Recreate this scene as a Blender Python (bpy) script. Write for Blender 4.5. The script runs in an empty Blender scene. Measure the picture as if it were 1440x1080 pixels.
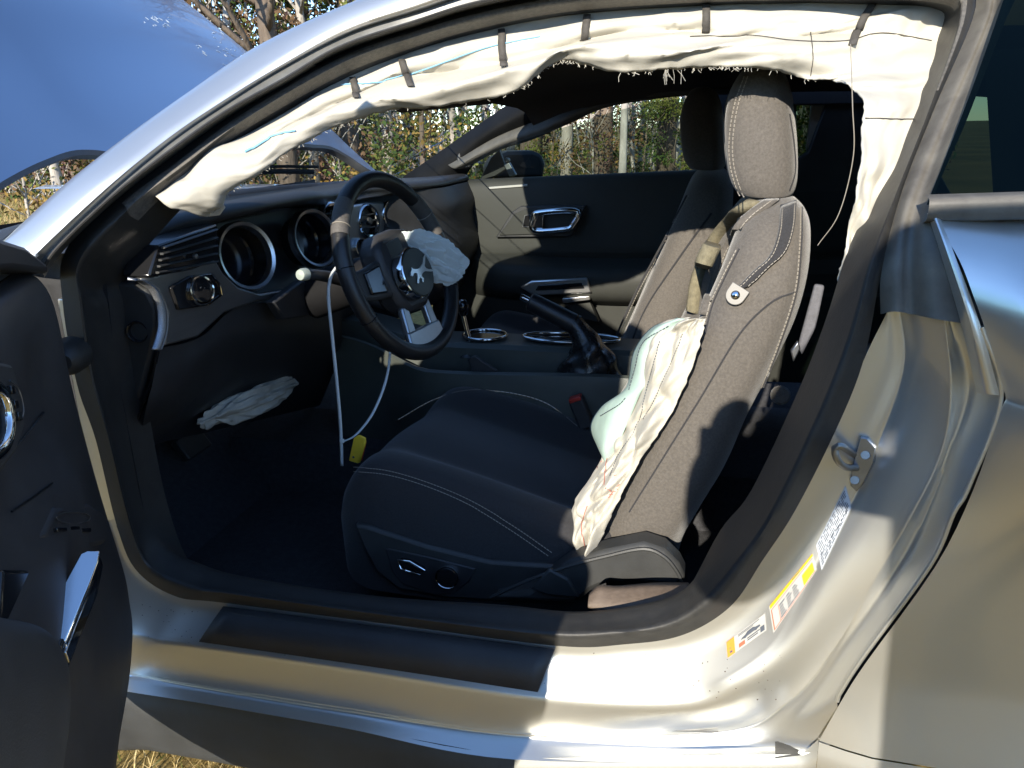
import bpy, bmesh, math, random
from mathutils import Vector, Matrix, noise
from mathutils.bvhtree import BVHTree

# ------------------------------------------------------------------ camera, sky, sun
S = bpy.context.scene
COL = S.collection
RAD = math.radians
CAM = Vector((.572, -1.762, 1.116)); YAW, PIT, ROL, FPX = RAD(14.02), RAD(18.47), RAD(1.2), 1082.0
FW = Vector((-math.sin(YAW)*math.cos(PIT), math.cos(YAW)*math.cos(PIT), -math.sin(PIT)))
_r = Vector((math.cos(YAW), math.sin(YAW), 0)); _d = FW.cross(_r)
RT = _r*math.cos(ROL) + _d*math.sin(ROL)
DN = -_r*math.sin(ROL) + _d*math.cos(ROL)
cd = bpy.data.cameras.new('camera'); cam = bpy.data.objects.new('camera', cd); COL.objects.link(cam)
cam.matrix_world = Matrix(((RT.x, -DN.x, -FW.x, CAM.x), (RT.y, -DN.y, -FW.y, CAM.y), (RT.z, -DN.z, -FW.z, CAM.z), (0, 0, 0, 1)))
cd.sensor_width = 36; cd.lens = 36*FPX/1440; cd.clip_start = .02; cd.clip_end = 600
S.camera = cam

SUN_EL = RAD(23.5); SUN_AZ = RAD(3.5)          # light travels towards +y, slightly towards +x
sdir = Vector((math.sin(SUN_AZ)*math.cos(SUN_EL), math.cos(SUN_AZ)*math.cos(SUN_EL), -math.sin(SUN_EL)))
w = bpy.data.worlds.new('World'); S.world = w; w.use_nodes = True
wn = w.node_tree.nodes; bg = wn['Background']
sky = wn.new('ShaderNodeTexSky'); sky.sky_type = 'NISHITA'; sky.sun_disc = False
sky.sun_elevation = SUN_EL; sky.sun_rotation = math.atan2(-sdir.x, -sdir.y)
sky.air_density = .9; sky.dust_density = .05; sky.ozone_density = 4; sky.altitude = 800
w.node_tree.links.new(sky.outputs[0], bg.inputs[0]); bg.inputs[1].default_value = .15
sl = bpy.data.lights.new('sun', 'SUN'); sl.energy = 3.5; sl.angle = RAD(.5); sl.color = (1, .92, .78)
so = bpy.data.objects.new('sun', sl); COL.objects.link(so); so.rotation_euler = sdir.to_track_quat('-Z', 'Y').to_euler()
so.location = (0, -6, 6)
S.view_settings.view_transform = 'Standard'; S.view_settings.look = 'None'
S.view_settings.exposure = 1.5; S.view_settings.gamma = 1

# ------------------------------------------------------------------ helpers
def ray(px, py): return FW + RT*((px-720)/FPX) + DN*((py-540)/FPX)
def U(px, py, Y=None, X=None, Z=None, D=None):
    v = ray(px, py)
    if Y is not None: t = (Y-CAM.y)/v.y
    elif X is not None: t = (X-CAM.x)/v.x
    elif Z is not None: t = (Z-CAM.z)/v.z
    else: t = D
    return CAM + v*t
def sstep(a, b, x):
    t = max(0, min(1, (x-a)/(b-a))); return t*t*(3-2*t)
def ybody(z): return -.93 + .33*sstep(.93, 1.33, z)*1.0 + (.02*(.93-z) if z < .93 else 0)
def US(px, py, off=0):                      # on the car's near flank, off metres inboard of the skin
    Y = -.85
    for _ in range(40):
        p = U(px, py, Y=Y); Y = .5*Y + .5*(ybody(p.z)+off)
    return U(px, py, Y=Y)
def V(*a): return Vector(a)
def catmull(pts, n, closed=False):
    pts = [Vector(p) for p in pts]; m = len(pts)
    segs = m if closed else m-1; per = 10; dense = []
    for i in range(segs):
        if closed: p0, p1, p2, p3 = pts[i-1], pts[i], pts[(i+1) % m], pts[(i+2) % m]
        else:
            p1, p2 = pts[i], pts[i+1]
            p0 = pts[i-1] if i else p1*2-p2
            p3 = pts[i+2] if i+2 < m else p2*2-p1
        for k in range(per):
            t = k/per
            dense.append(.5*((2*p1)+(p2-p0)*t+(2*p0-5*p1+4*p2-p3)*t*t+(3*p1-p0-3*p2+p3)*t**3))
    if not closed: dense.append(pts[-1])
    if n is None: return dense
    L = [0]
    D = dense+[dense[0]] if closed else dense
    for a, b in zip(D, D[1:]): L.append(L[-1]+(b-a).length)
    out = []; j = 0; tot = L[-1]; cnt = n if closed else n-1
    for i in range(n):
        s = tot*i/cnt
        while j < len(L)-2 and L[j+1] < s: j += 1
        f = (s-L[j])/max(1e-9, L[j+1]-L[j]); out.append(D[j].lerp(D[j+1], min(1, max(0, f))))
    return out
def dense(pts, per, closed=False):          # station-true sampling: per samples a segment
    pts = [Vector(p) for p in pts]; m = len(pts); out = []
    for i in range(m if closed else m-1):
        if closed: p0, p1, p2, p3 = pts[i-1], pts[i], pts[(i+1) % m], pts[(i+2) % m]
        else:
            p1, p2 = pts[i], pts[i+1]
            p0 = pts[i-1] if i else p1*2-p2
            p3 = pts[i+2] if i+2 < m else p2*2-p1
        for k in range(per):
            t = k/per
            out.append(.5*((2*p1)+(p2-p0)*t+(2*p0-5*p1+4*p2-p3)*t*t+(3*p1-p0-3*p2+p3)*t**3))
    if not closed: out.append(pts[-1])
    return out
CAR = None
def link(name, me, mat, parent=None, smooth=40, mats=None):
    o = bpy.data.objects.new(name, me); COL.objects.link(o)
    for m_ in (mats or [mat]): me.materials.append(m_)
    if parent: o.parent = parent
    if smooth:
        for p in me.polygons: p.use_smooth = True
        me.set_sharp_from_angle(angle=RAD(smooth))
    return o
def mesh(name, verts, faces, mat, parent=None, smooth=40, solid=None, sub=0, bevel=None, fidx=None, mats=None, recalc=False):
    me = bpy.data.meshes.new(name); me.from_pydata([tuple(v) for v in verts], [], faces)
    if recalc:
        bm = bmesh.new(); bm.from_mesh(me); bmesh.ops.recalc_face_normals(bm, faces=bm.faces); bm.to_mesh(me); bm.free()
    o = link(name, me, mat, parent, smooth, mats)
    if fidx:
        for p, i in zip(me.polygons, fidx): p.material_index = i
    if solid:
        m = o.modifiers.new('thick', 'SOLIDIFY'); m.thickness = solid; m.offset = 0
    if bevel:
        m = o.modifiers.new('bevel', 'BEVEL'); m.width = bevel; m.segments = 2; m.limit_method = 'ANGLE'; m.angle_limit = RAD(35)
    if sub:
        m = o.modifiers.new('sub', 'SUBSURF'); m.levels = sub; m.render_levels = sub
    return o
def grid(rows, closed_u=False, closed_v=False, flip=False):
    n = len(rows[0]); vs = [p for r in rows for p in r]; fs = []
    for i in range(len(rows) if closed_v else len(rows)-1):
        for j in range(n if closed_u else n-1):
            a, b = i*n+j, i*n+(j+1) % n; i2 = (i+1) % len(rows); c, d = i2*n+(j+1) % n, i2*n+j
            fs.append((a, b, c, d) if not flip else (a, d, c, b))
    return vs, fs
def across(rows, per=3):                     # smooth the lofted rows across as well
    cols = list(zip(*rows)); new = [dense(c, per) for c in cols]
    return [list(r) for r in zip(*new)]
def tube_geo(path, r, seg=8, closed=False, flat=1.0):
    path = [Vector(p) for p in path]; n = len(path); rows = []; up = Vector((0, 0, 1)); prev = None
    for i, p in enumerate(path):
        t = (path[(i+1) % n]-path[i-1]) if closed else (path[min(n-1, i+1)]-path[max(0, i-1)])
        t = t.normalized() if t.length > 1e-9 else Vector((1, 0, 0))
        a = prev if prev is not None else t.cross(up if abs(t.z) < .95 else Vector((1, 0, 0)))
        a = (a-t*a.dot(t)); a = a.normalized() if a.length > 1e-6 else t.orthogonal().normalized()
        b = t.cross(a); prev = a; rr = r(i/(n-1)) if callable(r) else r
        rows.append([p+(a*math.cos(2*math.pi*k/seg)+b*math.sin(2*math.pi*k/seg)*flat)*rr for k in range(seg)])
    vs, fs = grid(rows, closed_u=True, closed_v=closed)
    if not closed:
        fs.append(tuple(range(seg))[::-1]); fs.append(tuple(len(vs)-seg+k for k in range(seg)))
    return vs, fs
def tube(name, path, r, mat, parent=None, seg=8, closed=False, flat=1.0):
    vs, fs = tube_geo(path, r, seg, closed, flat); return mesh(name, vs, fs, mat, parent, 50)
def merge(*geos):
    vs, fs = [], []
    for v, f in geos:
        k = len(vs); vs += list(v); fs += [tuple(i+k for i in q) for q in f]
    return vs, fs
def box_geo(c, s, M=None):
    c = Vector(c); vs = []
    for x in (-.5, .5):
        for y in (-.5, .5):
            for z in (-.5, .5):
                v = Vector((x*s[0], y*s[1], z*s[2])); vs.append(c+(M @ v if M else v))
    return vs, [(0, 1, 3, 2), (4, 6, 7, 5), (0, 4, 5, 1), (2, 3, 7, 6), (0, 2, 6, 4), (1, 5, 7, 3)]
def box(name, c, s, mat, parent=None, M=None, bevel=.004):
    vs, fs = box_geo(c, s, M); return mesh(name, vs, fs, mat, parent, 35, bevel=bevel)
def frame_of(nrm, up=(0, 0, 1)):             # matrix whose z is nrm
    z = Vector(nrm).normalized(); x = Vector(up).cross(z)
    x = x.normalized() if x.length > 1e-5 else Vector((1, 0, 0)); y = z.cross(x)
    return Matrix((x, y, z)).transposed()
def lathe_geo(c, nrm, prof, seg=40, sx=1.0):  # prof: (radius, height) along nrm
    M = frame_of(nrm); c = Vector(c)
    rows = [[c+M @ Vector((r*math.cos(2*math.pi*k/seg)*sx, r*math.sin(2*math.pi*k/seg), h)) for k in range(seg)] for r, h in prof]
    return grid(rows, closed_u=True)
def lathe(name, c, nrm, prof, mat, parent=None, seg=40, sx=1.0, smooth=40):
    vs, fs = lathe_geo(c, nrm, prof, seg, sx); return mesh(name, vs, fs, mat, parent, smooth)
def slab(name, poly, depth, mat, parent=None, bevel=.003, smooth=35):   # planar outline with thickness along depth vector
    poly = [Vector(p) for p in poly]; n = len(poly); d = Vector(depth)
    vs = poly+[p+d for p in poly]
    fs = [tuple(range(n)), tuple(range(2*n-1, n-1, -1))]+[(i, i+n, (i+1) % n+n, (i+1) % n) for i in range(n)]
    return mesh(name, vs, fs, mat, parent, smooth, bevel=bevel, recalc=True)
def bvh(o):
    dg = bpy.context.evaluated_depsgraph_get(); e = o.evaluated_get(dg); me = e.to_mesh()
    t = BVHTree.FromPolygons([o.matrix_world @ v.co for v in me.vertices], [tuple(p.vertices) for p in me.polygons]); e.to_mesh_clear(); return t
def on(tree, px, py, off=.002, Y=-.6):      # where the sight line through a photo point meets a built surface
    v = ray(px, py).normalized(); h = tree.ray_cast(CAM, v)
    if h[0] is None: return U(px, py, Y=Y)
    n = h[1] if h[1].dot(v) < 0 else -h[1]
    return h[0]+n*off
def onpath(tree, pts, n=30, off=.002, Y=-.6):
    c = catmull([Vector((x, y, 0)) for x, y in pts], n)
    return [on(tree, p.x, p.y, off, Y) for p in c]
def stitch_geo(path, dash=.006, gap=.003, r=.0008):
    g = []; acc = 0; cur = [path[0]]; onn = True
    pts = catmull(path, max(8, int(sum((b-a).length for a, b in zip(path, path[1:]))/.0015)))
    i = 0; step = sum((b-a).length for a, b in zip(pts, pts[1:]))/(len(pts)-1)
    k = max(2, int(dash/step)); q = max(1, int(gap/step))
    while i+k < len(pts):
        g.append(tube_geo([pts[i], pts[i+k//2], pts[i+k]], r, 4)); i += k+q
    return merge(*g) if g else ([], [])
def fbm(x, y, z=0, o=4): return noise.fractal(Vector((x, y, z)), .6, 2.1, o)
def tag(o, label, cat, group=None, kind=None):
    o['label'] = label; o['category'] = cat
    if group: o['group'] = group
    if kind: o['kind'] = kind
    return o
def struct(o, label=None, cat=None, kind='structure'):
    o['kind'] = kind
    if label: o['label'] = label
    if cat: o['category'] = cat
    return o
def recenter(o, loc):
    loc = Vector(loc); o.data.transform(Matrix.Translation(-loc)); o.location = loc

# ------------------------------------------------------------------ materials
def mat(name, base, rough=.5, metal=0, bump=0, bscale=200, var=0, vscale=6, coat=0, spec=.5, sheen=0, base2=None, trans=0, stretch=None, bdetail=3, dist=.002):
    m = bpy.data.materials.new(name); m.use_nodes = True; N = m.node_tree.nodes; Lk = m.node_tree.links
    b = N['Principled BSDF']; b.inputs['Base Color'].default_value = (*base, 1); b.inputs['Roughness'].default_value = rough
    b.inputs['Metallic'].default_value = metal; b.inputs['Specular IOR Level'].default_value = spec
    if coat: b.inputs['Coat Weight'].default_value = coat; b.inputs['Coat Roughness'].default_value = .03
    if sheen: b.inputs['Sheen Weight'].default_value = sheen; b.inputs['Sheen Roughness'].default_value = .4
    tc = N.new('ShaderNodeTexCoord'); src = tc.outputs['Object']
    if stretch:
        mp = N.new('ShaderNodeMapping'); mp.inputs['Scale'].default_value = stretch; Lk.new(src, mp.inputs[0]); src = mp.outputs[0]
    if var or base2:
        n = N.new('ShaderNodeTexNoise'); n.inputs['Scale'].default_value = vscale; n.inputs['Detail'].default_value = 6; n.inputs['Roughness'].default_value = .65
        Lk.new(src, n.inputs['Vector'])
        cr = N.new('ShaderNodeValToRGB'); e = cr.color_ramp.elements
        e[0].position = .35; e[1].position = .68
        c2 = base2 or tuple(min(1, c*(1+var)) for c in base); c1 = base if base2 else tuple(c*(1-var) for c in base)
        e[0].color = (*c1, 1); e[1].color = (*c2, 1)
        Lk.new(n.outputs['Fac'], cr.inputs[0]); Lk.new(cr.outputs[0], b.inputs['Base Color'])
        mr = N.new('ShaderNodeMapRange'); mr.inputs['To Min'].default_value = max(.02, rough-.07); mr.inputs['To Max'].default_value = min(1, rough+.1)
        Lk.new(n.outputs['Fac'], mr.inputs[0]); Lk.new(mr.outputs[0], b.inputs['Roughness'])
    if bump:
        n2 = N.new('ShaderNodeTexNoise'); n2.inputs['Scale'].default_value = bscale; n2.inputs['Detail'].default_value = bdetail
        Lk.new(src, n2.inputs['Vector'])
        bp = N.new('ShaderNodeBump'); bp.inputs['Strength'].default_value = bump; bp.inputs['Distance'].default_value = dist
        Lk.new(n2.outputs['Fac'], bp.inputs['Height']); Lk.new(bp.outputs[0], b.inputs['Normal'])
    return m
def glass_mat(name, tint, refl=1.0, rough=0.0):
    m = bpy.data.materials.new(name); m.use_nodes = True; N = m.node_tree.nodes; Lk = m.node_tree.links
    N.remove(N['Principled BSDF']); out = N['Material Output']
    t = N.new('ShaderNodeBsdfTransparent'); t.inputs[0].default_value = (*tint, 1)
    g = N.new('ShaderNodeBsdfGlossy'); g.inputs['Roughness'].default_value = rough; g.inputs[0].default_value = (refl, refl, refl, 1) if not isinstance(refl, tuple) else (*refl, 1)
    f = N.new('ShaderNodeFresnel'); f.inputs[0].default_value = 1.5
    x = N.new('ShaderNodeMixShader'); Lk.new(f.outputs[0], x.inputs[0]); Lk.new(t.outputs[0], x.inputs[1]); Lk.new(g.outputs[0], x.inputs[2]); Lk.new(x.outputs[0], out.inputs[0])
    return m
M = {}
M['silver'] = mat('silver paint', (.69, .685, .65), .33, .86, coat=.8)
M['hood'] = mat('sky tinted hood silver', (.34, .375, .44), .3, 1, coat=.5)  # silver paint darkened and blued to carry the sky's reflection
M['tape'] = mat('dusty black tape', (.075, .068, .058), .5, 0, .2, 300, 0, 22, base2=(.13, .12, .1), dist=.001)
M['rubber'] = mat('black rubber seal', (.02, .02, .02), .5, 0, .25, 250, 0, 60, base2=(.03, .029, .027), dist=.001)
M['dustrubber'] = mat('dusty sunlit flocked rubber', (.07, .066, .06), .6, 0, .4, 420, 0, 160, base2=(.13, .12, .105), dist=.0015)
M['greystrip'] = mat('grey weatherstrip', (.12, .12, .115), .35, .1, .1, 300, .2, 20, dist=.0008)
M['plastic'] = mat('black grained plastic', (.028, .028, .03), .5, 0, .35, 700, .2, 12, dist=.0008)
M['plastic2'] = mat('charcoal grained plastic', (.035, .036, .036), .5, 0, .35, 650, .2, 10, dist=.0008)
M['gloss'] = mat('gloss black plastic', (.012, .012, .013), .12)
M['console'] = mat('green lit console plastic', (.055, .062, .055), .45, 0, .25, 600, .12, 8, dist=.0008)  # green mixed into the grey stands for light through tinted glass
M['doorgrey'] = mat('charcoal door plastic', (.032, .033, .029), .6, 0, .3, 500, .12, 9, spec=.3, dist=.0008)
M['satin'] = mat('satin aluminium dash trim', (.2, .2, .2), .33, .75, .1, 500, .06, 12, stretch=(1, 1, 8), dist=.0004)
M['bluealu'] = mat('brushed aluminium centre panel', (.34, .36, .38), .3, .85, .15, 300, .08, 20, dist=.0003)
M['mesh'] = mat('perforated silver trim', (.4, .42, .46), .35, .8, .6, 1400, .25, 500, dist=.001)
M['chrome'] = mat('chrome', (.75, .76, .77), .07, 1, .04, 60, dist=.0004)
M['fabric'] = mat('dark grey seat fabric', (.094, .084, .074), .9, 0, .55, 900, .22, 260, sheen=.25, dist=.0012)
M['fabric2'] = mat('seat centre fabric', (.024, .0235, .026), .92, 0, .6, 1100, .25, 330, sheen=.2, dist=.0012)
M['foam'] = mat('exposed tan webbing', (.16, .14, .09), .9, 0, .6, 500, .25, 120, dist=.002)
M['thread'] = mat('pale stitching thread', (.26, .235, .2), .8)
M['carpet'] = mat('black carpet', (.034, .034, .038), .95, 0, .8, 400, .3, 90, dist=.003)
M['headliner'] = mat('dark headliner cloth', (.055, .047, .046), .95, 0, .3, 600, .1, 200, dist=.001)
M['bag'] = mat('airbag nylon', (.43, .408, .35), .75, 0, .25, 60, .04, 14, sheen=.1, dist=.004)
M['bagteal'] = mat('green lit airbag nylon', (.34, .45, .40), .6, 0, .3, 50, .08, 18, dist=.004)  # teal paints in sunlight coming through the green door glass
M['bagpale'] = mat('blue lit airbag nylon', (.46, .52, .52), .7, 0, .4, 45, .07, 18, dist=.005)  # blue tone paints the door glass tint onto the burst airbag
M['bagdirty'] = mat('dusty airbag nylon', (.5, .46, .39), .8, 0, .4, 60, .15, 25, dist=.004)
M['farbag'] = mat('shaded airbag cloth', (.1, .094, .085), .85, 0, .4, 60, .15, 25, dist=.004)  # airbag nylon with the far side's shade put into its grey
M['strap'] = mat('grey tether strap', (.06, .055, .05), .8, 0, .4, 600, .2, 100, dist=.001)
for nm_, sc_b, st_b in (('bag', 16, .55), ('bagpale', 24, .8), ('bagteal', 16, .5), ('bagdirty', 26, .6)):
    N_ = M[nm_].node_tree.nodes; Lk_ = M[nm_].node_tree.links
    bp0 = [q for q in N_ if q.type == 'BUMP'][0]; rn = N_.new('ShaderNodeTexNoise'); rn.noise_type = 'RIDGED_MULTIFRACTAL'
    rn.inputs['Scale'].default_value = sc_b; rn.inputs['Detail'].default_value = 3; rn.inputs['Distortion'].default_value = .8
    tc_ = [q for q in N_ if q.type == 'TEX_COORD'][0]; Lk_.new(tc_.outputs['Object'], rn.inputs['Vector'])
    b2 = N_.new('ShaderNodeBump'); b2.inputs['Strength'].default_value = st_b; b2.inputs['Distance'].default_value = .004
    Lk_.new(rn.outputs['Fac'], b2.inputs['Height']); Lk_.new(bp0.outputs[0], b2.inputs['Normal']); Lk_.new(b2.outputs[0], N_['Principled BSDF'].inputs['Normal'])
    bp0.inputs['Distance'].default_value = .0006; [q for q in N_ if q.type == 'TEX_NOISE' and q.inputs['Scale'].default_value in (60, 50, 45)][0].inputs['Scale'].default_value = 900
M['strap2'] = mat('grey blue belt', (.1, .1, .115), .7, 0, .4, 600, .2, 100, dist=.001)
M['belt'] = mat('brown seat belt webbing', (.12, .09, .068), .6, 0, .5, 500, .15, 120, stretch=(1, 1, 6), dist=.001)
M['leather'] = mat('black leather', (.016, .016, .017), .36, 0, .3, 350, .2, 30, dist=.0012)
M['leathergrey'] = mat('sunlit perforated leather', (.085, .078, .072), .55, 0, .5, 900, .15, 200, dist=.001)  # perforated rim grips, lightened to paint in the direct sun on them
M['bootleather'] = mat('creased black leather', (.014, .014, .014), .26, 0, .25, 120, .2, 30, dist=.002)
M['column'] = mat('matt black shroud', (.009, .009, .010), .6, 0, .2, 600, .2, 12, spec=.15, dist=.0006)
M['bezel'] = mat('satin chrome bezel', (.75, .75, .74), .28, 1)
M['barkgrit'] = mat('brown grit', (.09, .07, .05), .9)
M['red'] = mat('red buckle button', (.42, .03, .02), .4)
M['redthread'] = mat('red printed thread', (.42, .14, .1), .8)
M['bluethread'] = mat('blue line print', (.2, .42, .6), .8)
M['yellow'] = mat('yellow paper tag', (.72, .48, .03), .55, 0, .1, 200, .08, 60)
M['zip'] = mat('white nylon cable tie', (.62, .66, .66), .4)
M['metal'] = mat('grey steel', (.3, .31, .33), .32, .95, .1, 200, .1, 40, dist=.0006)
M['tag'] = mat('grey metal tab', (.2, .19, .175), .5, .4)
M['knob'] = mat('grey green plastic cap', (.28, .32, .29), .5)
M['paper'] = mat('white label', (.36, .355, .33), .5)
M['paperblue'] = mat('pale label', (.42, .45, .49), .35)
M['scrape'] = mat('scraped clear coat', (.5, .56, .62), .5)
M['ink'] = mat('label ink', (.06, .07, .09), .6)
M['orange'] = mat('orange label', (.8, .22, .02), .5)
M['lyellow'] = mat('yellow label', (.55, .36, .01), .5)
M['lred'] = mat('red label ink', (.6, .1, .05), .5)
M['display'] = mat('dark gauge face', (.008, .008, .01), .12)
M['windshield'] = glass_mat('windshield glass', (.84, .88, .87), .5)
M['sideglass'] = glass_mat('tinted side glass', (.44, .5, .46), .5)
M['darkglass'] = glass_mat('dark privacy glass', (.035, .055, .042), (.3, .42, .36))
M['doorglass'] = glass_mat('green tinted door glass', (.42, .54, .47), .6)
M['streakglass'] = glass_mat('glass streak', (.93, .95, .96), 1.0, .3)  # thin pale lines laid along the windshield
# ------------------------------------------------------------------ setting: ground
def ground_mat():
    m = bpy.data.materials.new('dry grass ground'); m.use_nodes = True; N = m.node_tree.nodes; Lk = m.node_tree.links
    b = N['Principled BSDF']; b.inputs['Roughness'].default_value = .95; b.inputs['Specular IOR Level'].default_value = .1
    tc = N.new('ShaderNodeTexCoord')
    n1 = N.new('ShaderNodeTexNoise'); n1.inputs['Scale'].default_value = .35; n1.inputs['Detail'].default_value = 8
    n2 = N.new('ShaderNodeTexNoise'); n2.inputs['Scale'].default_value = 30; n2.inputs['Detail'].default_value = 8; n2.inputs['Roughness'].default_value = .75
    for n in (n1, n2): Lk.new(tc.outputs['Object'], n.inputs['Vector'])
    c1 = N.new('ShaderNodeValToRGB'); e = c1.color_ramp.elements
    e[0].position = .35; e[0].color = (.21, .18, .06, 1); e[1].position = .62; e[1].color = (.42, .31, .12, 1)
    c2 = N.new('ShaderNodeValToRGB'); e = c2.color_ramp.elements
    e[0].position = .3; e[0].color = (.35, .35, .35, 1); e[1].position = .75; e[1].color = (1.25, 1.2, 1.1, 1)
    mx = N.new('ShaderNodeMix'); mx.data_type = 'RGBA'; mx.blend_type = 'MULTIPLY'; mx.inputs[0].default_value = 1
    Lk.new(n1.outputs['Fac'], c1.inputs[0]); Lk.new(n2.outputs['Fac'], c2.inputs[0])
    Lk.new(c1.outputs[0], mx.inputs[6]); Lk.new(c2.outputs[0], mx.inputs[7]); Lk.new(mx.outputs[2], b.inputs['Base Color'])
    bp = N.new('ShaderNodeBump'); bp.inputs['Strength'].default_value = .8; bp.inputs['Distance'].default_value = .05
    Lk.new(n2.outputs['Fac'], bp.inputs['Height']); Lk.new(bp.outputs[0], b.inputs['Normal'])
    return m
M['ground'] = ground_mat()
g = mesh('ground', [(-300, -300, 0), (300, -300, 0), (300, 300, 0), (-300, 300, 0)], [(0, 1, 2, 3)], M['ground'], None, 0)
struct(g)

# ------------------------------------------------------------------ the car
CAR = bpy.data.objects.new('car', None); COL.objects.link(CAR); CAR.location = (0, 0, 0)
tag(CAR, 'silver two door coupe with its door and hood open and airbags burst', 'car')

# ---- door aperture: closed loops of the rubber seal (photo stations, depth inboard of the skin)
O1 = [(92,352),(160,277),(233,222),(333,152),(480,70),(580,35),(680,6),(800,-18),(960,-32),(1160,-36),(1345,-30),(1372,10),(1315,150),(1268,270),(1240,380),(1214,508),(1173,610),(1117,720),(1073,787),(1027,853),(960,893),(880,906),(780,908),(550,878),(317,848),(245,838),(190,800),(163,735),(135,620),(108,540),(88,425)]
O2 = [(112,365),(178,290),(255,232),(347,163),(482,85),(580,50),(680,22),(800,0),(960,-12),(1160,-16),(1325,-10),(1352,20),(1308,150),(1262,268),(1226,372),(1193,490),(1152,592),(1092,715),(1047,785),(1000,842),(945,878),(870,890),(775,893),(550,866),(330,836),(262,826),(206,795),(180,728),(152,615),(128,530),(112,425)]
O3 = [(140,395),(205,312),(290,232),(360,180),(484,110),(582,72),(682,43),(800,21),(960,9),(1160,4),(1310,8),(1335,36),(1298,150),(1252,264),(1208,358),(1174,462),(1133,567),(1062,715),(1015,775),(960,830),(900,850),(810,860),(700,850),(530,838),(350,812),(280,792),(228,765),(200,715),(175,600),(158,510),(145,430)]
def loop(pts, off): return [US(x, y, off) for x, y in pts]
o1 = loop(O1, .075); o2 = loop(O2, .062); o3 = loop(O3, .12)
mid = [a.lerp(b, .5)+Vector((0, -.012, 0)) for a, b in zip(o2, o3)]
o4 = [p+Vector((0, .05, 0)) for p in o3]; o4 = [p+(Vector((.4, p.y, .85))-p)*.01-Vector((0, 0, .07*sstep(.56, .46, p.z))) for p in o4]
rows = [dense(r, 6, True) for r in (o1, o2, mid, o3, o4)]
rows = across(rows, 3)
door_seal = mesh('door_seal', *grid(rows, closed_u=True), M['rubber'], CAR, 60)
# dusty flocked seal face along roof; pillar run is pale to paint in sunlight
nseg = len(rows[0]); up0, up1 = 6*1, 6*12
fl = [[p+Vector((0, -.0025, 0)) for p in r[up0:up1]] for r in rows[2:9]]
mesh('seal_flocking', *grid(fl), M['dustrubber'], door_seal, 60)

# ---- silver roof rail and weatherstrip
K0 = [(-12,372),(25,337),(95,272),(170,213),(265,143),(367,72),(480,20),(560,-10),(700,-55),(900,-95),(1150,-112),(1380,-100)]
K1 = [(28,376),(57,343),(147,260),(230,193),(300,145),(385,92),(480,42),(580,9),(700,-28),(900,-58),(1150,-68),(1385,-55)]
K2 = [(60,385),(85,347),(161,275),(236,216),(318,158),(400,112),(480,66),(580,32),(690,0),(900,-32),(1150,-40),(1360,-30)]
K3 = [(62,387),(88,350),(163,279),(239,220),(321,162),(402,116),(481,71),(580,37),(690,5),(900,-28),(1150,-36),(1362,-27)]
k0 = [US(x, y, .055) for x, y in K0]; k1 = [US(x, y, -.004) for x, y in K1]
kin = [p+Vector((-.02, .06, -.02)) for p in k0]
km = [a.lerp(b, .45)+Vector((-.004, -.02, .012)) for a, b in zip(k0, k1)]
kb = [p+Vector((.004, .02, -.004)) for p in k1]
rows = [dense(r, 8) for r in (kin, k0, km, k1, kb)]
mesh('roof_rail', *grid(across(rows, 4)), M['silver'], CAR, 50)
k1b = [US(x, y, .012) for x, y in K1]; k2 = [US(x, y, .02) for x, y in K2]; k3 = [US(x, y, .05) for x, y in K3]; k4 = [US(x, y+4, .08) for x, y in K3]
rows = [dense(r, 8) for r in (k1b, k2, k3, k4)]
mesh('weatherstrip', *grid(rows), M['greystrip'], CAR, 30)
lip = [p+Vector((0, -.004, 0)) for p in dense(k2, 8)]
tube('weatherstrip_lip', lip, .0022, M['rubber'], CAR, 6)

# ---- painted door frame: rear pillar foot flowing into the sill
m0 = [(1247,440),(1214,508),(1173,610),(1117,720),(1073,787),(1027,853),(960,893),(880,906),(780,908),(550,878),(317,848),(245,838),(190,800),(160,730)]
m1 = [(1252,436),(1250,520),(1207,613),(1150,720),(1103,800),(1048,872),(968,915),(880,926),(776,928),(545,897),(308,864),(235,850),(176,806),(146,735)]
m2 = [(1277,437),(1285,520),(1262,603),(1210,720),(1160,800),(1096,905),(1027,955),(955,982),(765,977),(520,940),(283,904),(212,893),(160,870),(120,770)]
m2b = [(1292,437),(1303,520),(1284,608),(1232,720),(1180,806),(1114,917),(1040,972),(958,1000),(760,988),(518,951),(280,914),(208,902),(152,880),(108,780)]
m3 = [(1323,443),(1332,545),(1318,633),(1275,722),(1232,800),(1175,905),(1110,985),(1010,1030),(733,1019),(480,983),(280,952),(187,937),(130,925),(90,800)]
m4 = [(1343,450),(1368,545),(1340,640),(1308,722),(1268,800),(1198,905),(1130,1000),(1040,1055),(733,1036),(480,1000),(280,967),(187,950),(125,938),(80,810)]
m5 = [(1380,460),(1408,557),(1362,685),(1341,722),(1308,795),(1212,927),(1180,977),(1128,1062),(723,1068),(480,1023),(290,990),(182,973),(115,960),(70,820)]
offs = (.075, .07, .04, .036, .05, .035, .004)
ms = [[US(x, y, o) for x, y in r] for r, o in zip((m0, m1, m2, m2b, m3, m4, m5), offs)]
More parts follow.
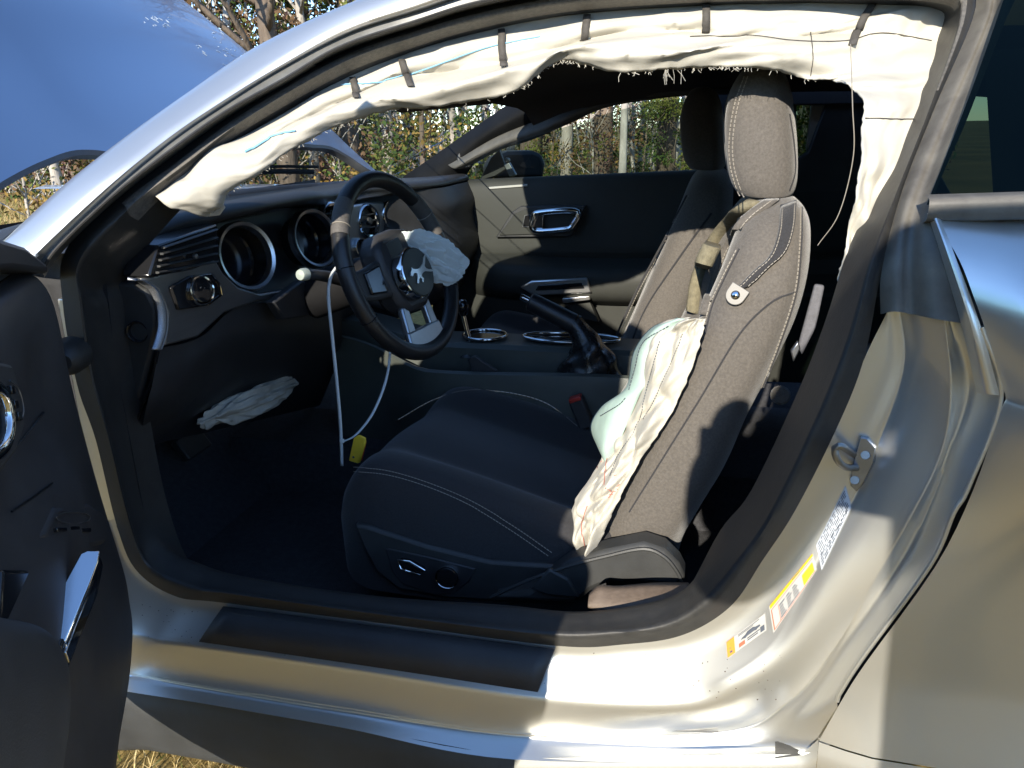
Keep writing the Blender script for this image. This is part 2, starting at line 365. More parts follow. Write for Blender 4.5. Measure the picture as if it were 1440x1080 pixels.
# relief of the pillar: ridge, groove, lip
for i in range(6):
    k_ = 1-sstep(3, 6, i); ms[1][i].y += .008*k_; ms[2][i].y += .034*k_; ms[3][i].y += .022*k_; ms[4][i].y -= .014*k_; ms[5][i].y += .008*k_
for i in range(8, 14):
    ms[4][i].y -= .016; ms[5][i].y -= .004
def lr(a, b, f): return [p.lerp(q, f) for p, q in zip(a, b)]
msx = [ms[0], ms[1], lr(ms[1], ms[2], .8), ms[2], ms[3], lr(ms[3], ms[4], .85), ms[4], lr(ms[4], ms[5], .2), ms[5], lr(ms[5], ms[6], .85), ms[6]]
rows = across([dense(r, 8) for r in msx], 3)
frame = mesh('door_frame', *grid(rows), M['silver'], CAR, 55)
ft = bvh(frame)
# rolled outer edge behind the shut line
edge = [p+Vector((.002, .03, 0)) for p in rows[-1][:58]]
mesh('frame_return', *grid([rows[-1][:58], edge]), M['rubber'], CAR, 50)
tube('frame_edge', [p+Vector((0, .001, 0)) for p in rows[-1][:50]], .003, M['silver'], frame, 8)
sj = dense([US(x, y-1, .046) for x, y in m3[7:]], 10)
tube('sill_joint', sj, .0014, M['greystrip'], CAR, 5)

# ---- taped upper pillar between door opening and rear side window
p0 = [(1345,-30),(1372,10),(1315,150),(1268,270),(1240,380),(1238,442)]
p1 = [(1375,-40),(1390,12),(1332,150),(1278,280),(1262,360),(1258,438)]
p2 = [(1398,-40),(1396,20),(1337,165),(1290,290),(1280,360),(1283,442)]
p3 = [(1425,-40),(1405,40),(1352,160),(1312,270),(1300,340),(1312,448)]
p4 = [(1452,-45),(1418,20),(1361,165),(1310,292),(1334,352),(1362,456)]
po = (.07, .05, .052, .03, .025)
rows = across([dense([US(x, y, o) for x, y in r], 8) for r, o in zip((p0, p1, p2, p3, p4), po)], 4)
tp = mesh('pillar_tape', *grid(rows), M['tape'], CAR, 50)
# silver outer lip from belt to the shut line corner
q0 = [(1304,300),(1322,355),(1350,450),(1374,553)]; q1 = [(1322,306),(1344,362),(1378,455),(1406,556)]
rows = across([dense([US(x, y, o) for x, y in r], 8) for r, o in ((q0, .022), ([((a[0]+b[0])/2, (a[1]+b[1])/2) for a, b in zip(q0, q1)], .002), (q1, .004))], 3)
mesh('frame_lip', *grid(rows), M['silver'], CAR, 50)

# ---- quarter panel: rows run rearward at the heights of the shut line
qr = [(1309,306),(1320,322),(1347,366),(1368,420),(1384,466),(1404,535),(1412,559),(1404,580),(1366,690),(1313,797),(1217,930),(1184,981),(1150,1041)]
qoff = (.035, .015, -.006, -.03, -.05, -.075, -.085, -.08, -.035, -.005, .004, .0, -.012)
qv = []
for (x, y), o in zip(qr, qoff):
    a = US(x, y, .003); b = Vector((a.x, ybody(a.z)+o, a.z)); row = []
    for k in range(41):
        f = k/40; xx = a.x+.0015+f*1.2; bl = sstep(0, .045, f)
        yy = a.y*(1-bl)+b.y*bl
        arch = sstep(.12, .5, f)*sstep(.62, .35, a.z)*.05
        zz = a.z+(.02*f if a.z > .9 else 0)-(.012*sstep(.05, .4, f) if a.z < .4 else 0)
        row.append(Vector((xx, yy-arch, zz)))
    qv.append(row)
quarter = mesh('quarter_panel', *grid(across(qv, 4)), M['silver'], CAR, 50)
qb = qv[-1]
low = [[r+Vector((0, .0, -.0025)) for r in qb], [r+Vector((0, -.004, -.05)) for r in qb], [r+Vector((0, .03, -.16)) for r in qb]]
mesh('rear_rocker', *grid(across(low, 3)), M['silver'], CAR, 50)
# window trim and dark quarter glass
bt = [US(1303, 293, .0)+Vector((k*.09, .0, .003*k)) for k in range(12)]
rows = [[p+Vector((0, dy, dz)) for p in bt] for dy, dz in ((.02, .012), (-.004, .01), (-.008, 0), (-.004, -.012), (.016, -.016))]
mesh('window_trim', *grid(across(rows, 3)), M['tape'], CAR, 50)
ga = US(1303, 288, .022); gb = US(1424, -40, .03)
gl = [[ga.lerp(gb, k/12)+Vector((j*.1, .01*math.sin(k/12*3.1)*-1, .004*j)) for j in range(10)] for k in range(13)]
mesh('quarter_window', *grid(gl), M['darkglass'], CAR, 60)

# ---- black rocker under the sill
lipr = [p.copy() for p in ms[6][8:]]; lipr.reverse()
rr = [[p+Vector((0, .006, -.003)) for p in lipr], [p+Vector((0, -.002, -.035)) for p in lipr], [p+Vector((0, .004, -.10)) for p in lipr], [p+Vector((0, .035, -.145)) for p in lipr], [p+Vector((0, .2, -.16)) for p in lipr]]
mesh('rocker_panel', *grid(across([dense(r, 8) for r in rr], 4)), M['plastic2'], CAR, 50)
qe = [ms[6][8].lerp(ms[6][7], k/10) for k in range(11)]+[qv[-1][0]]
qe = [[p+Vector((0, .004, -.002)) for p in qe], [p+Vector((0, -.003, -.04)) for p in qe], [p+Vector((0, .02, -.15)) for p in qe]]
mesh('rocker_end', *grid(across(qe, 3)), M['silver'], CAR, 50)
# ---- ribbed scuff plate on the sill
sc = [(317,851),(548,881),(781,911),(757,973),(520,937),(283,902)]
top = [on(ft, x, y, .004, -.85) for x, y in sc]
rows = [dense(top[:3], 12), dense([t1.lerp(t2, .5)+Vector((0, 0, .001)) for t1, t2 in zip(top[:3], top[:2:-1])], 12), dense(top[:2:-1], 12)]
sp = mesh('scuff_plate', *grid(rows), M['plastic'], CAR, 40, solid=.005)
for f in (.2, .32, .44, .68, .8):
    tube('rib', [a.lerp(b, f)+Vector((0, 0, .003)) for a, b in list(zip(rows[0], rows[-1]))[1:-1]], .0013, M['plastic2'], sp, 5)

random.seed(31); gs = []
for k in range(170):
    x = random.uniform(200, 1100); y = 862+(x-245)*.13+random.uniform(-10, 40) if x < 800 else random.uniform(915, 985)
    p = on(ft, x, y, .0003, -.86); r_ = random.uniform(.0004, .0011)
    gs.append(box_geo(p, (r_*random.uniform(1, 2.2), r_, r_), Matrix.Rotation(random.uniform(0, 3), 3, 'Z')))
gt = mesh('grit', *merge(*gs), M['barkgrit'], frame, 0); gt['kind'] = 'stuff'
# ---- striker on the pillar
sc_ = on(ft, 1209, 650, 0, -.85); fn = (CAM-sc_).normalized(); fn = (fn+Vector((-.3, -.6, 0))).normalized()
pl = [on(ft, x, y, .001, -.85) for x, y in [(1212,612),(1222,614),(1233,627),(1230,650),(1215,680),(1207,689),(1198,680),(1200,655)]]
stk = slab('door_striker', pl, Vector((-.003, -.006, 0)), M['metal'], CAR, .001)
lp = [on(ft, 1207, 658, 0, -.85), U(1190, 657, Y=sc_.y-.03), U(1178, 647, Y=sc_.y-.045), U(1174, 630, Y=sc_.y-.045), U(1184, 628, Y=sc_.y-.045), on(ft, 1202, 640, 0, -.85)]
tube('loop', catmull(lp, 24), .0042, M['metal'], stk, 8)
for x, y in ((1217, 637), (1202, 672)):
    lathe('bolt', on(ft, x, y, .006, -.85), fn, [(.0, .003), (.005, .003), (.006, 0), (.006, -.003)], M['metal'], stk, 12)

# ---- labels on the frame
def sticker(name, quad, m, rules, parent=CAR):
    t = [on(ft, x, y, .0012, -.86) for x, y in quad]           # tl tr br bl
    def at(u, v): return t[0].lerp(t[1], u).lerp(t[3].lerp(t[2], u), v)
    rows = []
    for j in range(7):
        r = []
        for i in range(9):
            q = [quad[0][k]*(1-i/8)*(1-j/6)+quad[1][k]*(i/8)*(1-j/6)+quad[2][k]*(i/8)*(j/6)+quad[3][k]*(1-i/8)*(j/6) for k in (0, 1)]
            r.append(on(ft, q[0], q[1], .0012, -.86))
        rows.append(r)
    o = mesh(name, *grid(rows), m, parent, 60)
    def bil(u, v):
        q = [quad[0][k]*(1-u)*(1-v)+quad[1][k]*u*(1-v)+quad[2][k]*u*v+quad[3][k]*(1-u)*v for k in (0, 1)]
        return on(ft, q[0], q[1], .002, -.86)
    for nm, mm, rects in rules:
        gs = []
        for (u0, v0, u1, v1) in rects:
            gs.append(grid([[bil(u0+(u1-u0)*i/4, v0+(v1-v0)*j/2) for i in range(5)] for j in range(3)]))
        mesh(nm, *merge(*gs), mm, o, 60)
    return o, bil
random.seed(4)
lines = []
for k in range(9):
    v = .08+k*.1; u = .05
    while u < .9:
        l = random.uniform(.04, .16); lines.append((u, v, min(.95, u+l), v+.045)); u += l+.03
sticker('certification_label', [(1148,766),(1189,682),(1198,714),(1156,802)], M['paperblue'], [('printed_text', M['ink'], lines)])
lines2 = [(u0, v, u0+random.uniform(.07, .13), v+.06) for v in (.36, .48, .6, .72, .84) for u0 in (.2, .36, .5)]
sticker('tyre_label', [(1082,853),(1143,778),(1149,801),(1088,890)], M['paper'], [
    ('yellow_band', M['lyellow'], [(.02, .0, 1, .14)]), ('yellow_box', M['lyellow'], [(.72, .38, .96, .9)]),
    ('red_rule', M['lred'], [(.03, .2, .98, .225), (.03, .95, .98, .975), (.03, .2, .05, .97), (.18, .3, .19, .95)]),
    ('printed_text', M['ink'], lines2+[(.3, .04, .7, .09)])])
stk3, bil3 = sticker('airbag_label', [(1022,903),(1076,862),(1078,886),(1024,925)], M['paper'], [
    ('orange_band', M['orange'], [(0, 0, .2, 1)]),
    ('printed_text', M['ink'], [(.3, .08, .85, .12), (.3, .16, .7, .2), (.52, .66, .85, .72), (.52, .78, .8, .84), (.86, .6, .97, .92), (.06, .12, .14, .25), (.06, .4, .14, .55), (.06, .7, .14, .85)]),
    ('red_symbol', M['lred'], [(.3, .66, .46, .9)])])
cs = [(.36,.5),(.4,.42),(.48,.38),(.54,.27),(.68,.26),(.75,.36),(.86,.4),(.87,.5),(.8,.52),(.76,.57),(.71,.52),(.52,.53),(.48,.58),(.43,.53)]
mesh('car_symbol', [bil3(u, v)+Vector((0, -.0006, 0)) for u, v in cs], [tuple(range(len(cs)))], M['ink'], stk3, 0)

# ---- roof, headliner, windshield, cowl, hood
rx = [.06, .2, .45, .75, 1.05, 1.4, 1.9]; rz = [1.2, 1.245, 1.27, 1.272, 1.262, 1.22, 1.08]
rows = []
for x, z in zip(rx, rz):
    rows.append([Vector((x-(.1*(1-(y/.6)**2) if x < .3 else 0), y, z+.012+.04*(1-(abs(y)/.6)**2.2))) for y in [-.535+.0473*k for k in range(25)]])
rp = mesh('roof_panel', *grid(across(rows, 3)), M['silver'], CAR, 50)
rows = []
for x, z in zip(rx, rz):
    rows.append([Vector((x+.02-(.1*(1-(y/.6)**2) if x < .3 else 0), y, z-.045+.03*(1-(abs(y)/.6)**2)-.05*sstep(.5, .6, y))) for y in [-.50+.0446*k for k in range(25)]])
mesh('headliner', *grid(across(rows, 3)), M['headliner'], CAR, 50)
# windshield: cowl to header
def wsp(u, v):      # u 0..1 across from near to far, v 0..1 base to header
    y = (-.80+1.6*u)*(1-v)+(-.6+1.2*u)*v
    bow = (1-(2*u-1)**2)
    x = (-.47-.30*bow)*(1-v)+(.08-.1*bow)*v
    z = .965*(1-v)+1.235*v+.035*math.sin(math.pi*v)
    return Vector((x, y, z))
ws = mesh('windshield', *grid([[wsp(u/24, v/14) for u in range(25)] for v in range(15)]), M['windshield'], CAR, 60)
wt = bvh(ws)
for k, pts in enumerate([[(486,275),(560,228),(632,182)], [(498,268),(575,222),(628,196)], [(512,262),(560,243),(600,222)]]):
    tube('streak', onpath(wt, pts, 20, .002, -.2), .0011 if k else .0018, M['streakglass'], ws, 4)
hd = [wsp(u/24, 1.0) for u in range(3, 25)]
rows = [[p+Vector((-.012, 0, .012)) for p in hd], [p+Vector((.03, 0, .0)) for p in hd], [p+Vector((.1, 0, -.015)) for p in hd], [p+Vector((.16, 0, -.005)) for p in hd]]
mesh('windshield_header', *grid(rows), M['headliner'], CAR, 50)
cw = [wsp(u/24, 0) for u in range(25)]
rows = [[p+Vector((.05, 0, -.02)) for p in cw], [p+Vector((-.03, 0, -.012)) for p in cw], [p+Vector((-.1, 0, -.015)) for p in cw], [p+Vector((-.16, 0, -.07)) for p in cw]]
cowl = mesh('cowl', *grid(across(rows, 3)), M['plastic'], CAR, 50)
wp = [Vector((-.80, .02, .985)), Vector((-.79, .2, 1.0)), Vector((-.75, .45, 1.0)), Vector((-.68, .62, .99))]
wa = tube('wiper', catmull(wp, 24), .009, M['plastic'], CAR, 6)
tube('wiper_blade', catmull([p+Vector((.01, .02, .014)) for p in wp], 24), .005, M['rubber'], wa, 5)
wp = [Vector((-.77, -.22, .968)), Vector((-.80, -.05, .975)), Vector((-.83, .08, .975))]
tube('wiper', catmull(wp, 20), .009, M['plastic'], CAR, 6)
# hood, standing open: rear edge line from photo at the cowl, rising forward
he = [(-60,300),(-20,272),(0,257),(30,240),(60,226),(100,212),(135,211),(165,216),(200,221),(250,221),(300,215),(350,208),(400,201),(440,203),(465,206),(490,219),(515,236),(536,247)]
A = RAD(42); HP = Vector((-.52, 0, 1.0)); hdir = Vector((-math.cos(A), 0, math.sin(A))); hnor = Vector((math.sin(A), 0, math.cos(A)))
rear = []
for x, y in he:
    v = ray(x, y); rear.append(CAM+v*((HP-CAM).dot(hnor)/v.dot(hnor)))
rear = dense(rear, 5); ymax = rear[-1].y; rows = []
for k in range(31):
    f = k/30; r = []
    for p in rear:
        s0 = (p-HP).dot(hdir); s_ = s0+(1.2-s0)*f; u = p.y/ymax
        lift = .035*math.sin(max(0, min(1, s_/1.2))*math.pi)*1.0-.03*max(0, s_)**2
        crown = .05*(1-u*u)*sstep(-.1, .5, s_)-.02*sstep(.8, 1, abs(u))
        r.append(Vector((HP.x, p.y*(1-.09*max(0, s_)**2), HP.z))+hdir*s_+hnor*(lift*sstep(0, .3, f)+crown*sstep(0, .4, f)))
    rows.append(r)
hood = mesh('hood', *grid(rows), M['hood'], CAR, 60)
under = [[p+Vector((-.02, 0, -.018)) for p in r] for r in rows]
mesh('hood_underside', *grid(under), M['plastic2'], hood, 60)
mesh('hood_hem', *grid([rows[0], [p+Vector((.003, 0, -.01)) for p in rows[0]], under[0]]), M['plastic'], hood, 60)
ht = bvh(hood)
random.seed(9)
gs = []
for k in range(70):                               # scrape marks
    cx, cy, sx, sy = random.choice([(225,30,12,6),(300,60,45,14),(320,70,30,10),(330,97,18,12),(318,40,30,8),(215,25,14,5)])
    x, y = random.gauss(cx, sx*.6), random.gauss(cy, sy*.6); l = random.uniform(1, 6)
    a = on(ht, x, y, .0006, 0); b = on(ht, x+l, y+l*random.uniform(.2, .8), .0006, 0)
    if (a-b).length < .05: gs.append(tube_geo([a, a.lerp(b, .5), b], random.uniform(.0004, .0008), 4))
sc_o = mesh('scrape_mark', *merge(*gs), M['scrape'], hood, 0); sc_o['kind'] = 'stuff'
# near-side inner fender line and engine bay dark mass below the gap
mesh('fender', *grid([[Vector((x, y, z)) for y, z in ((-.9, .55), (-.9, .82), (-.86, .92), (-.78, .945), (-.72, .93))] for x in (-.42, -.9, -1.4, -1.9)]), M['silver'], CAR, 50)
mesh('fender', *grid([[Vector((x, y, z)) for y, z in ((.9, .55), (.9, .82), (.86, .92), (.78, .94), (.72, .93))] for x in (-.5, -.9, -1.4, -1.9)]), M['silver'], CAR, 50)
box('engine_bay', (-1.15, 0, .6), (.9, 1.4, .3), M['plastic'], CAR)
# ---- tub: floor, firewall, rear bulkhead, far side
mesh('floor', *grid([[Vector((x, y, z)) for y, z in ((-.86, .34), (-.78, .30), (-.7, .24), (-.16, .24), (-.12, .36), (.12, .36), (.16, .24), (.7, .24), (.86, .34))] for x in (-.6, -.2, .3, .8, 1.6)]), M['carpet'], CAR, 30)
mesh('firewall', *grid([[Vector((x, y, z)) for y in (-.86, -.4, 0, .4, .86)] for x, z in ((-.45, .22), (-.72, .42), (-.8, .7), (-.8, .95))]), M['carpet'], CAR, 40)
mesh('rear_bulkhead', *grid([[Vector((x, y, z)) for y in (-.8, -.4, 0, .4, .8)] for x, z in ((1.2, .24), (1.45, .5), (1.6, .85), (1.9, 1.1))]), M['carpet'], CAR, 40)
mesh('kick_panel', *grid([[Vector((x, -.80, z)) for x in (-.8, -.5, -.3)] for z in (.24, .5, .75, .95)]), M['plastic'], CAR, 40)
mesh('side_trim', *grid([[Vector((x, y, z)) for x in (.92, 1.05, 1.3, 1.9)] for y, z in ((-.72, .24), (-.72, .6), (-.72, .85), (-.70, .98), (-.54, 1.2))]), M['plastic'], CAR, 40)

# ---- passenger side seen across the cabin
px_ = [-.32+.05*k for k in range(30)]
prof = [(.765, .957), (.735, .962), (.712, .95), (.70, .90), (.692, .80), (.69, .73), (.70, .70), (.70, .60), (.71, .45), (.73, .3)]
rows = [[Vector((x, y, z+.035*x*(1 if z > .9 else .6))) for x in px_] for y, z in prof]
pdoor = mesh('passenger_door', *grid(across(rows, 3)), M['doorgrey'], CAR, 50)
PY = .672
def PD(pts, y): return [U(a, b, Y=y) for a, b in pts]
slab('handle_bezel', PD([(697,334),(720,298),(732,290),(823,289),(808,328),(800,333)], PY), (0, .02, 0), M['plastic'], pdoor, .003)
slab('handle_plate', PD([(702,331),(723,301),(736,295),(817,294),(804,324),(795,328)], PY-.006), (0, .01, 0), M['doorgrey'], pdoor, .002)
hb = PD([(751,324),(752,305),(757,299),(811,297),(804,318),(797,322)], PY-.018)
tube('door_handle', catmull(hb, 40, True), .0105, M['chrome'], pdoor, 8, True)
slab('handle_blade', PD([(750,325),(752,301),(765,299),(763,324)], PY-.02), (0, .012, 0), M['chrome'], pdoor, .003)
ls = slab('lock_switch', PD([(735,319),(738,303),(746,302),(744,319)], PY-.01), (0, .006, 0), M['gloss'], pdoor, .001)
tube('switch_ring', PD([(735,319),(738,303),(746,302),(744,319)], PY-.011), .0015, M['metal'], ls, 5, True)
# arm rest
arm_c = [(-.16, .66), (-.05, .655), (.1, .648), (.3, .645), (.5, .65), (.8, .66)]
rows = []
for x, z in arm_c:
    d = .09 if x > -.1 else .03
    rows.append([Vector((x, .71, z+.07)), Vector((x, .70-d*.5, z+.055)), Vector((x, .70-d, z+.04)), Vector((x, .70-d-.01, z)), Vector((x, .70-d+.01, z-.05)), Vector((x, .71, z-.09))])
mesh('armrest', *grid(across([dense(r, 4) for r in rows], 3)), M['doorgrey'], pdoor, 50)
slab('pull_bezel', PD([(731,404),(747,395),(825,391),(832,412),(750,416)], .588), (0, .04, 0), M['bezel'], pdoor, .004)
slab('pull_recess', PD([(752,409),(757,401),(818,398),(822,406)], .585), (0, .006, 0), M['gloss'], pdoor, .002)
slab('pull_strip', PD([(790,420),(829,416),(830,422),(792,427)], .59), (0, .03, 0), M['bezel'], pdoor, .002)
slab('lower_plate', PD([(795,428),(829,424),(842,453),(815,448)], .625), (0, .03, 0), M['doorgrey'], pdoor, .002)
slab('door_crease', PD([(686,377),(715,372),(735,374),(720,392),(690,398)], .66), (0, .03, 0), M['doorgrey'], pdoor, .004)
slab('top_vent', PD([(687,263),(741,259),(742,262),(688,266)], .70), (0, .01, 0), M['paper'], pdoor, .001)
# passenger window and mirror
gl = [[U(a, b, Y=y) for a, b in r] for r, y in (([(640,262),(760,256),(880,250),(1010,244)], .755), ([(690,212),(790,180),(890,150),(1010,130)], .63))]
gl = [dense(r, 6) for r in gl]; gm = [a.lerp(b, .5)+Vector((0, .02, 0)) for a, b in zip(*gl)]
mesh('passenger_window', *grid(across([gl[0], gm, gl[1]], 4)), M['sideglass'], CAR, 60)
mir = U(728, 231, Y=.95); pol = [U(a, b, Y=.93) for a, b in [(684,236),(694,222),(714,213),(750,212),(762,217),(767,230),(764,250),(700,252),(686,248)]]
mo = slab('wing_mirror', pol, (-.05, .12, 0), M['plastic'], CAR, .012)
slab('mirror_clip', PD([(708,232),(716,228),(726,246),(717,250)], .78), (0, .02, 0), M['metal'], mo, .003)
lathe('clip_knob', U(713, 225, Y=.78), (-.2, -1, .1), [(0, .008), (.006, .008), (.008, .003), (.008, -.01)], M['tag'], mo, 12)
slab('mirror_sail', PD([(672,258),(690,222),(702,210),(712,238),(690,252)], .80), (0, .02, 0), M['plastic'], mo, .003)
# far front pillar trim with tweeter
la = [(556,256),(606,222),(660,184),(712,148),(752,122),(800,100)]; lb = [(640,275),(660,240),(690,205),(742,178),(800,150),(860,122)]
lm_ = [(598,265),(632,232),(676,194),(728,163),(778,138),(832,112)]
ys = [.76, .735, .70, .66, .62, .58]
rows = [dense([U(a, b, Y=y+o) for (a, b), y in zip(r, ys)], 6) for r, o in ((la, .03), (lm_, -.02), (lb, .015))]
pt = mesh('pillar_trim', *grid(across(rows, 6)), M['column'], CAR, 60)
ptt = bvh(pt)
tw = on(ptt, 655, 222, .003, .7); tn = (CAM-tw).normalized()+Vector((-.15, 0, .1))
lathe('tweeter', tw, tn, [(0, .001), (.018, .002), (.02, .004), (.026, .004), (.029, .0), (.03, -.012)], M['plastic'], pt, 30)
# drooping far curtain airbag
ct = [(630,232),(700,192),(760,168),(830,142),(900,124),(1010,116),(1130,118)]; cb = [(640,240),(703,211),(736,201),(768,186),(805,172),(856,150),(960,135)]
cb = [(655,236),(704,210),(748,196),(803,172),(858,149),(960,134),(1040,132)]
rows = [dense([U(a, b, Y=y) for (a, b), y in zip(r, (.72, .69, .66, .62, .6, .58, .58))], 6) for r in (ct, [((a+c)/2, (b+d)/2+2) for (a, b), (c, d) in zip(ct, cb)], cb)]
rows[1] = [p+Vector((0, -.03+.01*fbm(p.x*9, 1), 0)) for p in rows[1]]
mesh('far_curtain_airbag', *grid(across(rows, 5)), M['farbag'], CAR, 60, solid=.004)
# far centre pillar and rear quarter trim
slab('far_pillar', PD([(1004,122),(1120,126),(1122,300),(960,300),(985,246)], .70), (0, .05, 0), M['plastic'], CAR, .01)
slab('far_quarter_trim', PD([(1166,132),(1260,132),(1420,420),(1118,420),(1118,226),(1136,214)], .70), (0, .05, 0), M['plastic2'], CAR, .006)
slab('far_quarter_rail', PD([(1110,126),(1270,126),(1270,146),(1110,148)], .69), (0, .05, 0), M['headliner'], CAR, .004)
slab('far_quarter_post', PD([(1142,146),(1166,148),(1140,205),(1134,212)], .72), (0, .03, 0), M['bagdirty'], CAR, .004)
mesh('far_quarter_window', PD([(1100,120),(1260,120),(1260,330),(1100,330)], .76), [(0, 1, 2, 3)], M['darkglass'], CAR, 0)

# ---- dashboard
ysd = [-.77+.0377*k for k in range(41)]
def dash_row(dx, dz, fx=1.0):
    r = []
    for y in ysd:
        bow = 1-(y/.8)**2; brow = math.exp(-((y+.36)/.24)**2)
        r.append((y, bow, brow))
    return r
rows = []
for i, (x, z) in enumerate([(-.60, .945), (-.48, .958), (-.38, .972), (-.30, .982), (-.262, .984), (-.245, .975), (-.248, .962), (-.29, .952), (-.345, .945)]):
    r = []
    for y in ysd:
        bow = 1-(y/.8)**2; brow = math.exp(-((y+.36)/.26)**4)
        pas = sstep(.1, .5, y)
        xx = x+(-.17*bow if i == 0 else -.10*bow if i == 1 else 0)+(.06*pas if i >= 3 else 0)-(.05*(1-brow)*(1-pas) if 3 <= i < 7 else 0)
        zz = z+(.012*brow-.006*(1-brow) if i >= 2 else 0)-(.03*sstep(-.62, -.77, y) if i >= 1 else 0)-.004*pas*(i >= 2)
        r.append(Vector((xx, y, zz)))
    rows.append(r)
dash = mesh('dashboard', *grid(across(rows, 3)), M['plastic'], CAR, 50)
rows = []
for i, (x, z) in enumerate([(-.34, .95), (-.335, .90), (-.33, .86), (-.30, .82), (-.285, .76), (-.30, .68), (-.36, .6), (-.5, .54)]):
    r = []
    for y in ysd:
        pas = sstep(.12, .5, y)
        r.append(Vector((x+pas*(.16 if i < 5 else .12)+(.02*math.sin(i*1.3)*pas), y, z)))
    rows.append(r)
mesh('dash_face', *grid(across(rows, 3)), M['plastic'], dash, 50)
gn = Vector((1, -.32, .22)).normalized()
for cx, cy, X_ in ((347, 360, -.25), (444, 335, -.255)):
    c = U(cx, cy, X=X_)
    rg = lathe('gauge_ring', c, gn, [(.0545, -.012), (.0565, .002), (.0625, .005), (.066, -.002), (.0655, -.014)], M['bezel'], dash, 56)
    lathe('gauge_tunnel', c, gn, [(.0, -.055), (.05, -.055), (.0545, -.05), (.0555, -.006)], M['gloss'], rg, 40)
    lathe('gauge_dial', c, gn, [(.0, -.05), (.045, -.05), (.047, -.053)], M['display'], rg, 40)
lb_ = U(376, 378, X=-.25); slab('gauge_sticker', [lb_+gn*.004+Vector((0, a, b)) for a, b in ((-.006, -.012), (.008, -.012), (.008, .014), (-.006, .012))], gn*.001, M['paper'], dash, 0)
# air vent at the dash end
va = [U(222, 345, X=-.225), U(306, 314, X=-.24), U(309, 374, X=-.24), U(210, 390, X=-.225)]
vh = slab('air_vent', va, (-.05, 0, 0), M['gloss'], dash, .004)
for k in range(5):
    f = .12+k*.19
    a = va[0].lerp(va[3], f)+Vector((.003, 0, 0)); b = va[1].lerp(va[2], f)+Vector((.003, 0, 0))
    tube('vent_slat', [a.lerp(b, .06), a.lerp(b, .5), a.lerp(b, .94)], .0045, M['plastic2'], vh, 6, flat=.4)
lathe('vent_knob', va[0].lerp(va[2], .5)+Vector((.006, 0, 0)), (1, 0, 0), [(0, .006), (.004, .005), (.005, 0)], M['metal'], vh, 10)
# satin trim, lamp switch, perforated strip, end cap
sx = [(200,392),(257,377),(304,366),(314,384),(336,404),(366,413),(420,404),(422,418),(362,424),(316,440),(279,474),(231,487),(236,440),(222,408)]
st = slab('satin_panel', [U(a, b, X=-.235+.0*(a-200)) for a, b in sx], (-.02, 0, 0), M['satin'], dash, .004)
lpz = [(241,404),(268,388),(300,384),(310,400),(313,416),(292,430),(252,436)]
lsw = slab('lamp_switch', [U(a, b, X=-.229) for a, b in lpz], (-.01, 0, 0), M['gloss'], dash, .002)
tube('switch_trim', [U(a, b, X=-.227) for a, b in [(298,385),(309,399),(312,415),(293,429)]], .0014, M['chrome'], lsw, 5)
kc = U(281, 408, X=-.225)
lathe('switch_knob', kc, (1, -.3, .2), [(0, .006), (.018, .007), (.021, .006), (.022, 0)], M['gloss'], lsw, 30)
lathe('knob_ring', kc, (1, -.3, .2), [(.0205, .007), (.023, .0075), (.0245, .004), (.0245, -.004)], M['chrome'], lsw, 36)
mg = []
for a, b in ((.004, .003), (-.006, .006), (.008, -.008)):
    mg.append(box_geo(kc+Vector((.007, a, b)), (.001, .003, .002)))
mesh('switch_mark', *merge(*mg), M['tag'], lsw, 0)
cl = dense([U(a, b, X=-.226) for a, b in [(186,393),(202,397),(217,411),(226,432),(228,458),(224,478),(219,492)]], 5)
lw = [[p+Vector((0, -.009, .003)), p+Vector((.004, 0, 0)), p+Vector((0, .009, -.002))] for p in cl]
strip = mesh('perforated_strip', *grid(lw), M['mesh'], dash, 60, solid=.004)
tube('strip_edge', [r[2]+Vector((.002, .001, 0)) for r in lw], .0013, M['tag'], strip, 5)
ec = [(156,396),(186,399),(206,409),(218,432),(219,458),(212,500),(196,560),(180,598),(166,592),(154,500)]
cap = slab('dash_end_cap', [U(a, b, Y=-.772) for a, b in ec], (0, .03, 0), M['plastic2'], dash, .006)
lathe('cap_hole', U(193, 467, Y=-.775), (.25, -1, 0), [(0, -.012), (.012, -.012), (.0145, .0), (.0165, .001), (.0175, -.003)], M['gloss'], cap, 24)
tube('cap_seam', catmull([U(a, b, Y=-.776) for a, b in [(222,494),(212,540),(190,600)]], 16), .0025, M['gloss'], cap, 6)
# knee bolster and pedals
kb = [([(224,490),(282,474),(350,428),(480,430)], (-.245, -.25, -.25, -.25)), ([(214,540),(268,515),(340,478),(480,478)], (-.25, -.25, -.26, -.28)), ([(202,590),(238,578),(320,550),(470,520)], (-.28, -.29, -.34, -.36)), ([(196,640),(228,622),(300,606),(450,570)], (-.42, -.42, -.48, -.5))]
rows = [dense([U(a, b, X=x) for (a, b), x in zip(r, xs)], 6) for r, xs in kb]
mesh('knee_bolster', *grid(across(rows, 5)), M['plastic'], dash, 50)
box('pedal_pad', U(270, 625, X=-.58), (.02, .09, .055), M['rubber'], CAR, Matrix.Rotation(RAD(-35), 3, 'Y'), .004)
tube('pedal_arm', [U(270, 622, X=-.59), U(275, 590, X=-.64), U(280, 520, X=-.72)], .008, M['plastic'], CAR, 6)
